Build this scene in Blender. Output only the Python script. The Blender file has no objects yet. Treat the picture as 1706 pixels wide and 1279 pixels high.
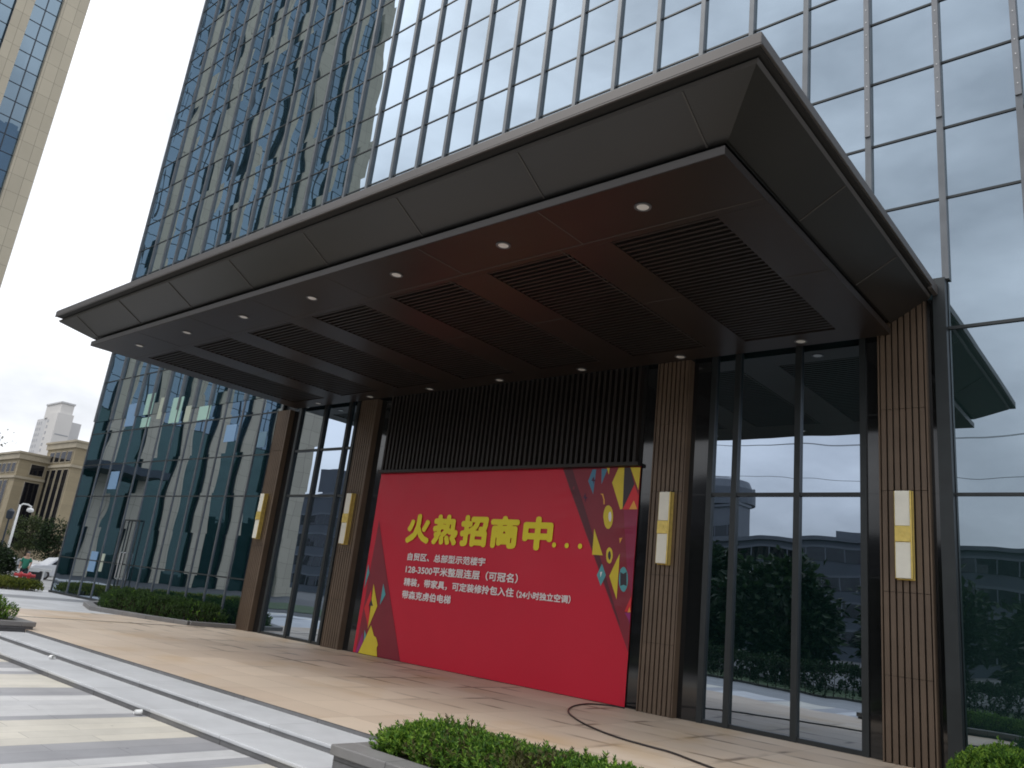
import bpy, bmesh, math, random
from mathutils import Vector, Matrix, noise as mnoise
R = math.radians
S = bpy.context.scene
COL = S.collection
random.seed(7)

# ------------------------------------------------------------------ camera
CAM = Vector((0.0, -12.975, 1.52))
cam_d = bpy.data.cameras.new('camera')
cam_o = bpy.data.objects.new('camera', cam_d)
COL.objects.link(cam_o)
cr = Vector((0.75851509, 0.6418003, 0.11290369))
cu = Vector((0.09274897, -0.2778183, 0.95614571))
cf = Vector((-0.64502131, 0.71477925, 0.27025569))
m = Matrix((cr, cu, -cf)).transposed().to_4x4()
m.translation = CAM
cam_o.matrix_world = m
cam_d.sensor_width = 36.0
cam_d.lens = 1306.04 / 1706.0 * 36.0
cam_d.clip_start = 0.1
cam_d.clip_end = 3000.0
S.camera = cam_o
FPX = 1306.04


def project(p):
    d = Vector(p) - CAM
    z = d.dot(cf)
    if z < 0.1:
        return None
    return (853 + FPX * d.dot(cr) / z, 639.5 - FPX * d.dot(cu) / z, z)


# ------------------------------------------------------------------ sky, sun, exposure
SUN_AZ, SUN_EL = R(235), R(52)      # compass direction the light comes from (measured from +Y clockwise), height
W = bpy.data.worlds.new('World')
S.world = W
W.use_nodes = True
nt = W.node_tree
nt.nodes.clear()
out = nt.nodes.new('ShaderNodeOutputWorld')
bg = nt.nodes.new('ShaderNodeBackground')
bg.inputs['Strength'].default_value = 0.1
sky = nt.nodes.new('ShaderNodeTexSky')
sky.sky_type = 'NISHITA'
sky.sun_disc = False
sky.sun_elevation = SUN_EL
sky.sun_rotation = SUN_AZ
sky.air_density = 1.2
sky.dust_density = 3.0
tc = nt.nodes.new('ShaderNodeTexCoord')
mp = nt.nodes.new('ShaderNodeMapping')
mp.inputs['Scale'].default_value = (1.0, 1.0, 2.2)
nz = nt.nodes.new('ShaderNodeTexNoise')
nz.inputs['Scale'].default_value = 2.1
nz.inputs['Detail'].default_value = 6.0
nz.inputs['Roughness'].default_value = 0.55
rp = nt.nodes.new('ShaderNodeValToRGB')
rp.color_ramp.elements[0].position = 0.36
rp.color_ramp.elements[0].color = (6.1, 6.3, 6.75, 1)
rp.color_ramp.elements[1].position = 0.58
rp.color_ramp.elements[1].color = (10.8, 11.0, 11.5, 1)
mx = nt.nodes.new('ShaderNodeMix')
mx.data_type = 'RGBA'
mx.inputs['Factor'].default_value = 0.88
nt.links.new(tc.outputs['Generated'], mp.inputs['Vector'])
nt.links.new(mp.outputs['Vector'], nz.inputs['Vector'])
nt.links.new(nz.outputs['Fac'], rp.inputs['Fac'])
nt.links.new(sky.outputs['Color'], mx.inputs[6])
sxz = nt.nodes.new('ShaderNodeSeparateXYZ')
nt.links.new(tc.outputs['Generated'], sxz.inputs[0])
grd = nt.nodes.new('ShaderNodeMapRange')      # overcast sky: brighter overhead than at the horizon
grd.inputs['From Min'].default_value = 0.0
grd.inputs['From Max'].default_value = 1.0
grd.inputs['To Min'].default_value = 0.82
grd.inputs['To Max'].default_value = 1.70
nt.links.new(sxz.outputs[2], grd.inputs['Value'])
gsc = nt.nodes.new('ShaderNodeVectorMath')
gsc.operation = 'SCALE'
nt.links.new(rp.outputs['Color'], gsc.inputs[0])
nt.links.new(grd.outputs[0], gsc.inputs['Scale'])
nt.links.new(gsc.outputs[0], mx.inputs[7])
nt.links.new(mx.outputs[2], bg.inputs['Color'])
nt.links.new(bg.outputs[0], out.inputs['Surface'])

sun_d = bpy.data.lights.new('sun', 'SUN')
sun_d.energy = 1.0
sun_d.angle = R(18)
sun_d.color = (1.0, 0.96, 0.9)
sun_o = bpy.data.objects.new('sun', sun_d)
COL.objects.link(sun_o)
sdir = Vector((math.sin(SUN_AZ) * math.cos(SUN_EL), math.cos(SUN_AZ) * math.cos(SUN_EL), math.sin(SUN_EL)))
sun_o.rotation_euler = (-sdir).to_track_quat('-Z', 'Y').to_euler()

S.view_settings.view_transform = 'Standard'
S.view_settings.look = 'None'
S.view_settings.gamma = 1.0
S.view_settings.use_curve_mapping = False
S.view_settings.exposure = 0.35
S.render.engine = 'CYCLES'
S.cycles.max_bounces = 8
S.cycles.filter_width = 1.8

# ------------------------------------------------------------------ helpers


class MB:
    def __init__(self):
        self.v, self.f = [], []

    def add(self, vs, fs):
        o = len(self.v)
        self.v += [tuple(p) for p in vs]
        self.f += [tuple(i + o for i in f) for f in fs]
        return self

    def box(self, x0, x1, y0, y1, z0, z1):
        return self.add([(x0, y0, z0), (x1, y0, z0), (x1, y1, z0), (x0, y1, z0), (x0, y0, z1), (x1, y0, z1), (x1, y1, z1), (x0, y1, z1)],
                        [(0, 3, 2, 1), (4, 5, 6, 7), (0, 1, 5, 4), (1, 2, 6, 5), (2, 3, 7, 6), (3, 0, 4, 7)])

    def obox(self, c, ux, uy, uz):
        c, ux, uy, uz = Vector(c), Vector(ux), Vector(uy), Vector(uz)
        vs = [c + ux * a + uy * b + uz * d for d in (-1, 1) for a, b in ((-1, -1), (1, -1), (1, 1), (-1, 1))]
        return self.add(vs, [(0, 3, 2, 1), (4, 5, 6, 7), (0, 1, 5, 4), (1, 2, 6, 5), (2, 3, 7, 6), (3, 0, 4, 7)])

    def quad(self, a, b, c, d):
        return self.add([a, b, c, d], [(0, 1, 2, 3)])

    def prism(self, pts, z0, z1):
        n = len(pts)
        return self.add([(x, y, z0) for x, y in pts] + [(x, y, z1) for x, y in pts],
                        [tuple(range(n - 1, -1, -1)), tuple(range(n, 2 * n))] + [(i, (i + 1) % n, n + (i + 1) % n, n + i) for i in range(n)])

    def tube(self, pts, rad, n=8, cap=True):
        pts = [Vector(p) for p in pts]
        rads = rad if isinstance(rad, (list, tuple)) else [rad] * len(pts)
        o = len(self.v)
        prev = None
        for i, p in enumerate(pts):
            t = (pts[min(i + 1, len(pts) - 1)] - pts[max(i - 1, 0)]).normalized()
            a = prev if prev is not None else (Vector((1, 0, 0)) if abs(t.x) < 0.8 else Vector((0, 1, 0)))
            a = (a - t * a.dot(t)).normalized()
            prev = a
            b = t.cross(a)
            for k in range(n):
                w = 2 * math.pi * k / n
                self.v.append(tuple(p + (a * math.cos(w) + b * math.sin(w)) * rads[i]))
        for i in range(len(pts) - 1):
            for k in range(n):
                self.f.append((o + i * n + k, o + i * n + (k + 1) % n, o + (i + 1) * n + (k + 1) % n, o + (i + 1) * n + k))
        if cap:
            self.f.append(tuple(o + k for k in range(n - 1, -1, -1)))
            e = o + (len(pts) - 1) * n
            self.f.append(tuple(e + k for k in range(n)))
        return self

    def lathe(self, prof, cx=0, cy=0, n=20):
        o = len(self.v)
        for r_, z in prof:
            for k in range(n):
                w = 2 * math.pi * k / n
                self.v.append((cx + r_ * math.cos(w), cy + r_ * math.sin(w), z))
        for i in range(len(prof) - 1):
            for k in range(n):
                self.f.append((o + i * n + k, o + i * n + (k + 1) % n, o + (i + 1) * n + (k + 1) % n, o + (i + 1) * n + k))
        self.f.append(tuple(o + k for k in range(n - 1, -1, -1)))
        e = o + (len(prof) - 1) * n
        self.f.append(tuple(e + k for k in range(n)))
        return self

    def build(self, name, mat, parent=None, bevel=0.0, smooth=False):
        me = bpy.data.meshes.new(name)
        me.from_pydata(self.v, [], self.f)
        if smooth:
            for p in me.polygons:
                p.use_smooth = True
        me.materials.append(mat)
        o = bpy.data.objects.new(name, me)
        COL.objects.link(o)
        if bevel:
            b = o.modifiers.new('bevel', 'BEVEL')
            b.width = bevel
            b.segments = 2
            b.limit_method = 'ANGLE'
        if parent is not None:
            o.parent = parent
            o.matrix_parent_inverse = Matrix.Translation(-parent.location) if parent.type == 'EMPTY' else Matrix.Identity(4)
        return o


def tag(o, label=None, cat=None, group=None, kind=None):
    if label:
        o['label'] = label
    if cat:
        o['category'] = cat
    if group:
        o['group'] = group
    if kind:
        o['kind'] = kind
    return o


def thing(name, label, cat, loc=(0, 0, 0), group=None):
    o = bpy.data.objects.new(name, None)
    o.empty_display_size = 0.2
    COL.objects.link(o)
    o.location = loc
    return tag(o, label, cat, group)


def copy_tree(o, parent=None):
    c = o.copy()
    COL.objects.link(c)
    if parent is not None:
        c.parent = parent
        c.matrix_parent_inverse = o.matrix_parent_inverse.copy()
    for ch in list(o.children):
        copy_tree(ch, c)
    return c


# ------------------------------------------------------------------ materials
def newmat(name):
    mt = bpy.data.materials.new(name)
    mt.use_nodes = True
    n = mt.node_tree
    return mt, n, n.nodes['Principled BSDF']


def plain(name, col, rough=0.5, metal=0.0, var=0.0, scale=6.0, spec=0.5, bump=0.0):
    mt, n, b = newmat(name)
    b.inputs['Base Color'].default_value = (*col, 1)
    b.inputs['Roughness'].default_value = rough
    b.inputs['Metallic'].default_value = metal
    b.inputs['Specular IOR Level'].default_value = spec
    if var or bump:
        tcn = n.nodes.new('ShaderNodeTexCoord')
        t = n.nodes.new('ShaderNodeTexNoise')
        t.inputs['Scale'].default_value = scale
        t.inputs['Detail'].default_value = 5
        n.links.new(tcn.outputs['Object'], t.inputs['Vector'])
        if var:
            r_ = n.nodes.new('ShaderNodeValToRGB')
            r_.color_ramp.elements[0].position = 0.3
            r_.color_ramp.elements[1].position = 0.7
            r_.color_ramp.elements[0].color = (*[c * (1 - var) for c in col], 1)
            r_.color_ramp.elements[1].color = (*[min(1, c * (1 + var)) for c in col], 1)
            n.links.new(t.outputs['Fac'], r_.inputs['Fac'])
            n.links.new(r_.outputs['Color'], b.inputs['Base Color'])
        if bump:
            bp = n.nodes.new('ShaderNodeBump')
            bp.inputs['Strength'].default_value = bump
            bp.inputs['Distance'].default_value = 0.02
            n.links.new(t.outputs['Fac'], bp.inputs['Height'])
            n.links.new(bp.outputs['Normal'], b.inputs['Normal'])
    return mt


def math_node(n, op, a, b=None, c=None):
    q = n.nodes.new('ShaderNodeMath')
    q.operation = op
    for i, v in enumerate((a, b, c)):
        if v is None:
            continue
        if isinstance(v, (int, float)):
            q.inputs[i].default_value = v
        else:
            n.links.new(v, q.inputs[i])
    return q.outputs[0]


def mirror_glass(name, tint, body, f0, f1, wave, pane, origin=(0, 0), wscale=0.55, tilt=0.006):
    """coated facade glass: a dark body under a tinted mirror, each pane a little out of true"""
    mt = bpy.data.materials.new(name)
    mt.use_nodes = True
    n = mt.node_tree
    n.nodes.clear()
    o = n.nodes.new('ShaderNodeOutputMaterial')
    dif = n.nodes.new('ShaderNodeBsdfDiffuse')
    dif.inputs['Color'].default_value = (*body, 1)
    gl = n.nodes.new('ShaderNodeBsdfGlossy')
    gl.inputs['Color'].default_value = (*tint, 1)
    gl.inputs['Roughness'].default_value = 0.0
    mix = n.nodes.new('ShaderNodeMixShader')
    lw = n.nodes.new('ShaderNodeLayerWeight')
    lw.inputs['Blend'].default_value = 0.5
    p3 = math_node(n, 'POWER', lw.outputs['Facing'], 2.0)
    fac = math_node(n, 'MULTIPLY_ADD', p3, f1 - f0, f0)
    geo = n.nodes.new('ShaderNodeNewGeometry')
    nse = n.nodes.new('ShaderNodeTexNoise')
    nse.inputs['Scale'].default_value = wscale
    nse.inputs['Detail'].default_value = 1.5
    mpn = n.nodes.new('ShaderNodeMapping')
    mpn.inputs['Scale'].default_value = (1.3, 1.3, 0.75)
    n.links.new(geo.outputs['Position'], mpn.inputs['Vector'])
    # a different piece of noise in every pane
    sn = n.nodes.new('ShaderNodeVectorMath')
    sn.operation = 'SUBTRACT'
    sn.inputs[1].default_value = (origin[0], origin[0], origin[1])
    n.links.new(geo.outputs['Position'], sn.inputs[0])
    dv = n.nodes.new('ShaderNodeVectorMath')
    dv.operation = 'DIVIDE'
    dv.inputs[1].default_value = (pane[0], pane[0], pane[1])
    n.links.new(sn.outputs[0], dv.inputs[0])
    fl = n.nodes.new('ShaderNodeVectorMath')
    fl.operation = 'FLOOR'
    n.links.new(dv.outputs[0], fl.inputs[0])
    wn = n.nodes.new('ShaderNodeTexWhiteNoise')
    n.links.new(fl.outputs[0], wn.inputs['Vector'])
    off = n.nodes.new('ShaderNodeVectorMath')
    off.operation = 'MULTIPLY_ADD'
    off.inputs[1].default_value = (7, 7, 7)
    n.links.new(wn.outputs['Color'], off.inputs[0])
    n.links.new(mpn.outputs['Vector'], off.inputs[2])
    n.links.new(off.outputs[0], nse.inputs['Vector'])
    a = n.nodes.new('ShaderNodeVectorMath')
    a.operation = 'SUBTRACT'
    a.inputs[1].default_value = (0.5, 0.5, 0.5)
    n.links.new(nse.outputs['Color'], a.inputs[0])
    s1 = n.nodes.new('ShaderNodeVectorMath')
    s1.operation = 'SCALE'
    s1.inputs['Scale'].default_value = wave
    n.links.new(a.outputs[0], s1.inputs[0])
    b = n.nodes.new('ShaderNodeVectorMath')
    b.operation = 'SUBTRACT'
    b.inputs[1].default_value = (0.5, 0.5, 0.5)
    n.links.new(wn.outputs['Color'], b.inputs[0])
    s2 = n.nodes.new('ShaderNodeVectorMath')
    s2.operation = 'SCALE'
    s2.inputs['Scale'].default_value = tilt
    n.links.new(b.outputs[0], s2.inputs[0])
    ad = n.nodes.new('ShaderNodeVectorMath')
    n.links.new(s1.outputs[0], ad.inputs[0])
    n.links.new(s2.outputs[0], ad.inputs[1])
    ad2 = n.nodes.new('ShaderNodeVectorMath')
    n.links.new(ad.outputs[0], ad2.inputs[0])
    n.links.new(geo.outputs['Normal'], ad2.inputs[1])
    nn = n.nodes.new('ShaderNodeVectorMath')
    nn.operation = 'NORMALIZE'
    n.links.new(ad2.outputs[0], nn.inputs[0])
    n.links.new(nn.outputs[0], gl.inputs['Normal'])
    n.links.new(fac, mix.inputs[0])
    n.links.new(dif.outputs[0], mix.inputs[1])
    n.links.new(gl.outputs[0], mix.inputs[2])
    n.links.new(mix.outputs[0], o.inputs['Surface'])
    return mt


def grid_mat(name, col, joint, size, mortar=0.01, var=0.08, rough=0.6, axes='XY', offset=0.0, noise=0.12, nscale=0.5, bump=0.15, spec=0.4, rot=0.0):
    """slabs or panels with joints, laid in the plane named by axes"""
    mt, n, b = newmat(name)
    g = n.nodes.new('ShaderNodeTexCoord')
    sep = n.nodes.new('ShaderNodeSeparateXYZ')
    n.links.new(g.outputs['Object'], sep.inputs[0])
    cmb = n.nodes.new('ShaderNodeCombineXYZ')
    idx = {'X': 0, 'Y': 1, 'Z': 2}
    n.links.new(sep.outputs[idx[axes[0]]], cmb.inputs[0])
    n.links.new(sep.outputs[idx[axes[1]]], cmb.inputs[1])
    br = n.nodes.new('ShaderNodeTexBrick')
    br.offset = offset
    br.inputs['Scale'].default_value = 1.0
    br.inputs['Brick Width'].default_value = size[0]
    br.inputs['Row Height'].default_value = size[1]
    br.inputs['Mortar Size'].default_value = mortar
    br.inputs['Mortar Smooth'].default_value = 0.1
    br.inputs['Color1'].default_value = (*[c * (1 - var) for c in col], 1)
    br.inputs['Color2'].default_value = (*[c * (1 + var) for c in col], 1)
    br.inputs['Mortar'].default_value = (*joint, 1)
    n.links.new(cmb.outputs[0], br.inputs['Vector'])
    nz_ = n.nodes.new('ShaderNodeTexNoise')
    nz_.inputs['Scale'].default_value = nscale
    nz_.inputs['Detail'].default_value = 8
    nz_.inputs['Roughness'].default_value = 0.65
    n.links.new(g.outputs['Object'], nz_.inputs['Vector'])
    k = math_node(n, 'MULTIPLY_ADD', nz_.outputs['Fac'], noise * 2.5, 1 - noise * 1.25)
    sc = n.nodes.new('ShaderNodeVectorMath')
    sc.operation = 'SCALE'
    n.links.new(br.outputs['Color'], sc.inputs[0])
    n.links.new(k, sc.inputs['Scale'])
    n.links.new(sc.outputs[0], b.inputs['Base Color'])
    b.inputs['Roughness'].default_value = rough
    b.inputs['Specular IOR Level'].default_value = spec
    if bump:
        bp = n.nodes.new('ShaderNodeBump')
        bp.inputs['Strength'].default_value = bump
        bp.inputs['Distance'].default_value = 0.01
        inv = math_node(n, 'SUBTRACT', 1.0, br.outputs['Fac'])
        n.links.new(inv, bp.inputs['Height'])
        n.links.new(bp.outputs['Normal'], b.inputs['Normal'])
    mt['sock'] = 0
    return mt


def foliage(name, cols, trans=0.25):
    mt = bpy.data.materials.new(name)
    mt.use_nodes = True
    n = mt.node_tree
    b = n.nodes['Principled BSDF']
    g = n.nodes.new('ShaderNodeNewGeometry')
    oi = n.nodes.new('ShaderNodeTexNoise')
    oi.inputs['Scale'].default_value = 1.6
    n.links.new(g.outputs['Position'], oi.inputs['Vector'])
    mixv = math_node(n, 'MULTIPLY_ADD', g.outputs['Random Per Island'], 0.55, math_node(n, 'MULTIPLY', oi.outputs['Fac'], 0.5))
    r_ = n.nodes.new('ShaderNodeValToRGB')
    el = r_.color_ramp.elements
    el[0].position, el[0].color = 0.25, (*cols[0], 1)
    el[1].position, el[1].color = 0.85, (*cols[2], 1)
    e = el.new(0.55)
    e.color = (*cols[1], 1)
    n.links.new(mixv, r_.inputs['Fac'])
    n.links.new(r_.outputs['Color'], b.inputs['Base Color'])
    b.inputs['Roughness'].default_value = 0.55
    b.inputs['Specular IOR Level'].default_value = 0.3
    t = n.nodes.new('ShaderNodeBsdfTranslucent')
    n.links.new(r_.outputs['Color'], t.inputs['Color'])
    mixs = n.nodes.new('ShaderNodeMixShader')
    mixs.inputs[0].default_value = trans
    n.links.new(b.outputs[0], mixs.inputs[1])
    n.links.new(t.outputs[0], mixs.inputs[2])
    n.links.new(mixs.outputs[0], n.nodes['Material Output'].inputs['Surface'])
    return mt


M = {}
M['glass'] = mirror_glass('facade_glass', (0.72, 0.86, 1.0), (0.012, 0.028, 0.027), 0.34, 1.0, 0.016, (1.149, 1.31), (-1.512, 8.75), tilt=0.004)
M['lobby_glass'] = mirror_glass('lobby_glass', (0.71, 0.83, 1.0), (0.006, 0.018, 0.018), 0.54, 1.0, 0.012, (1.149, 1.31), (-1.512, 0.0), tilt=0.003, wscale=0.6)
M['alu'] = plain('grey_aluminium', (0.13, 0.14, 0.15), 0.42, 0.3, 0.12, 3)
M['alu_dark'] = plain('dark_aluminium', (0.027, 0.032, 0.034), 0.4, 0.2, 0.15, 3)
M['led'] = plain('pale_grey_cap', (0.19, 0.20, 0.215), 0.5, 0.0, 0.1, 4)
M['white_dot'] = plain('white_dot', (0.75, 0.75, 0.75), 0.4)
M['core'] = plain('dark_wall', (0.02, 0.022, 0.024), 0.6)
M['granite'] = grid_mat('polished_black_granite', (0.012, 0.013, 0.014), (0.004, 0.004, 0.004), (0.8, 1.28), 0.006, 0.1, 0.06, 'XZ', 0, 0.25, 6.0, 0.05, spec=0.75)
M['bronze'] = plain('brown_ribbed_cladding', (0.128, 0.090, 0.062), 0.45, 0.15, 0.12, 2.0)
M['groove'] = plain('dark_groove', (0.022, 0.015, 0.011), 0.6)
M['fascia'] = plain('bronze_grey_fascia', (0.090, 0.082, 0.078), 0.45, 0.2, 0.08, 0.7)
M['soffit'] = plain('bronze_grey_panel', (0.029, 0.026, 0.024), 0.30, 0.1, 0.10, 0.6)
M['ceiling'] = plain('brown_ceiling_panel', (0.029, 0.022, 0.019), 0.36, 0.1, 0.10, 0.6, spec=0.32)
M['slat'] = plain('dark_brown_slat', (0.020, 0.016, 0.014), 0.5, 0.0, 0.15, 3)
M['joint'] = plain('joint_sealant', (0.075, 0.068, 0.062), 0.6)
M['shadowgap'] = plain('black_recess', (0.012, 0.012, 0.012), 0.7)
M['lampglass'] = plain('frosted_lens', (0.8, 0.8, 0.78), 0.3)
M['steel'] = plain('satin_steel', (0.5, 0.5, 0.5), 0.3, 1.0)
M['acrylic'] = plain('frosted_white_acrylic', (0.80, 0.78, 0.68), 0.35, 0, 0.04, 8)
M['gold'] = plain('brushed_gold', (0.72, 0.55, 0.16), 0.38, 0.55, 0.12, 12)
M['cable'] = plain('black_rubber', (0.025, 0.02, 0.02), 0.5)
M['white_paint'] = plain('white_paint', (0.75, 0.75, 0.73), 0.45, 0, 0.06, 4)
M['paper_white'] = plain('paper_white', (0.8, 0.8, 0.78), 0.6, 0, 0.05, 9)
M['bark'] = plain('bark', (0.09, 0.07, 0.05), 0.85, 0, 0.3, 9, bump=0.5)
M['soil'] = plain('soil', (0.03, 0.025, 0.018), 0.9, 0, 0.3, 12)
M['leaf_bright'] = foliage('bright_shrub_leaf', ((0.022, 0.065, 0.010), (0.09, 0.20, 0.022), (0.26, 0.40, 0.05)))
M['leaf_brown'] = foliage('reddish_shrub_leaf', ((0.05, 0.05, 0.02), (0.11, 0.10, 0.035), (0.16, 0.20, 0.06)))
M['leaf_mid'] = foliage('mid_shrub_leaf', ((0.015, 0.035, 0.010), (0.04, 0.085, 0.02), (0.08, 0.15, 0.03)))
M['leaf_dark'] = foliage('dark_tree_leaf', ((0.006, 0.014, 0.005), (0.015, 0.032, 0.010), (0.032, 0.060, 0.017)))
M['leaf_olive'] = foliage('olive_tree_leaf', ((0.03, 0.045, 0.02), (0.065, 0.09, 0.035), (0.11, 0.14, 0.05)))
M['leaf_yellow'] = foliage('yellow_green_hedge_leaf', ((0.035, 0.06, 0.01), (0.11, 0.14, 0.02), (0.26, 0.26, 0.04)))
M['curb'] = grid_mat('grey_granite_kerb', (0.19, 0.185, 0.18), (0.08, 0.08, 0.08), (0.9, 5.0), 0.006, 0.1, 0.6, 'XY', 0, 0.25, 3.0, 0.1)
M['planter_stone'] = grid_mat('dark_grey_planter_stone', (0.11, 0.11, 0.115), (0.05, 0.05, 0.05), (0.8, 3), 0.006, 0.12, 0.5, 'XZ', 0, 0.45, 5.0, 0.1)


def cmix(n, fac, a, b):
    q = n.nodes.new('ShaderNodeMix')
    q.data_type = 'RGBA'
    for i, v in ((0, fac), (6, a), (7, b)):
        if isinstance(v, tuple):
            q.inputs[i].default_value = (*v, 1)
        elif isinstance(v, float):
            q.inputs[i].default_value = v
        else:
            n.links.new(v, q.inputs[i])
    return q.outputs[2]


def platform_mat():
    mt, n, b = newmat('beige_granite_slabs')
    g = n.nodes.new('ShaderNodeTexCoord')
    br = n.nodes.new('ShaderNodeTexBrick')
    br.offset = 0.0
    br.inputs['Scale'].default_value = 1.0
    br.inputs['Brick Width'].default_value = 1.15
    br.inputs['Row Height'].default_value = 0.78
    br.inputs['Mortar Size'].default_value = 0.005
    br.inputs['Mortar Smooth'].default_value = 0.3
    br.inputs['Color1'].default_value = (0.53, 0.425, 0.325, 1)
    br.inputs['Color2'].default_value = (0.63, 0.52, 0.405, 1)
    br.inputs['Mortar'].default_value = (0.34, 0.27, 0.20, 1)
    n.links.new(g.outputs['Object'], br.inputs['Vector'])
    # broad tone, warm patches, soot
    n1 = n.nodes.new('ShaderNodeTexNoise')
    n1.inputs['Scale'].default_value = 0.45
    n1.inputs['Detail'].default_value = 7
    n1.inputs['Roughness'].default_value = 0.6
    n.links.new(g.outputs['Object'], n1.inputs['Vector'])
    k = math_node(n, 'MULTIPLY_ADD', n1.outputs['Fac'], 0.45, 0.79)
    sc = n.nodes.new('ShaderNodeVectorMath')
    sc.operation = 'SCALE'
    n.links.new(br.outputs['Color'], sc.inputs[0])
    n.links.new(k, sc.inputs['Scale'])
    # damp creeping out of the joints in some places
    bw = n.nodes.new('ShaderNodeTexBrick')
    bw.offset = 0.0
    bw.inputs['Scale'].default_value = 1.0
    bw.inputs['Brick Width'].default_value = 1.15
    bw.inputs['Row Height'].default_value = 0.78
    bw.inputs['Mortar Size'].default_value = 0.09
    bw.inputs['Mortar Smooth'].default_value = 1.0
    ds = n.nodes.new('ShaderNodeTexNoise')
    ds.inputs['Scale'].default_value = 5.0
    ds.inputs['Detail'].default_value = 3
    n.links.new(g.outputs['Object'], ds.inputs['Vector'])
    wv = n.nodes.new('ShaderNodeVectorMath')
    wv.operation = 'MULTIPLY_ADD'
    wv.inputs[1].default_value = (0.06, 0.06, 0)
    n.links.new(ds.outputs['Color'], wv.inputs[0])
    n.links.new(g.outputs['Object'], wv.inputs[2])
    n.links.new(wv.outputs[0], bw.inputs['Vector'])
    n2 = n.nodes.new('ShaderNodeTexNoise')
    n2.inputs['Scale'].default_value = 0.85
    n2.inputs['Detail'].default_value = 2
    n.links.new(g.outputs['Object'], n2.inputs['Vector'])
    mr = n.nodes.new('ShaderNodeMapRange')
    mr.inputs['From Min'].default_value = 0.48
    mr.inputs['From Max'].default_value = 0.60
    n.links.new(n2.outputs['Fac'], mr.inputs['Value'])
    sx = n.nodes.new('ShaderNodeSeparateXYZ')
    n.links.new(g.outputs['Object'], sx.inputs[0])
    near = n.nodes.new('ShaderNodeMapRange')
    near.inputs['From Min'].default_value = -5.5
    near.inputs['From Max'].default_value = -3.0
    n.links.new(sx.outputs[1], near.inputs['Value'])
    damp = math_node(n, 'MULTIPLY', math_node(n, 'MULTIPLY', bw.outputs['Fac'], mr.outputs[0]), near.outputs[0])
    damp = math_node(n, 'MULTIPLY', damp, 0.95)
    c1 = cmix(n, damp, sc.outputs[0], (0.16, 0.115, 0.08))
    # ochre bloom
    n3 = n.nodes.new('ShaderNodeTexNoise')
    n3.inputs['Scale'].default_value = 0.7
    n3.inputs['Detail'].default_value = 4
    m3 = n.nodes.new('ShaderNodeMapping')
    m3.inputs['Location'].default_value = (11, 3, 5)
    n.links.new(g.outputs['Object'], m3.inputs['Vector'])
    n.links.new(m3.outputs[0], n3.inputs['Vector'])
    r3 = n.nodes.new('ShaderNodeMapRange')
    r3.inputs['From Min'].default_value = 0.55
    r3.inputs['From Max'].default_value = 0.75
    r3.inputs['To Max'].default_value = 0.5
    n.links.new(n3.outputs['Fac'], r3.inputs['Value'])
    c2 = cmix(n, r3.outputs[0], c1, (0.50, 0.33, 0.15))
    n.links.new(c2, b.inputs['Base Color'])
    b.inputs['Roughness'].default_value = 0.55
    b.inputs['Specular IOR Level'].default_value = 0.35
    return mt


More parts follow.
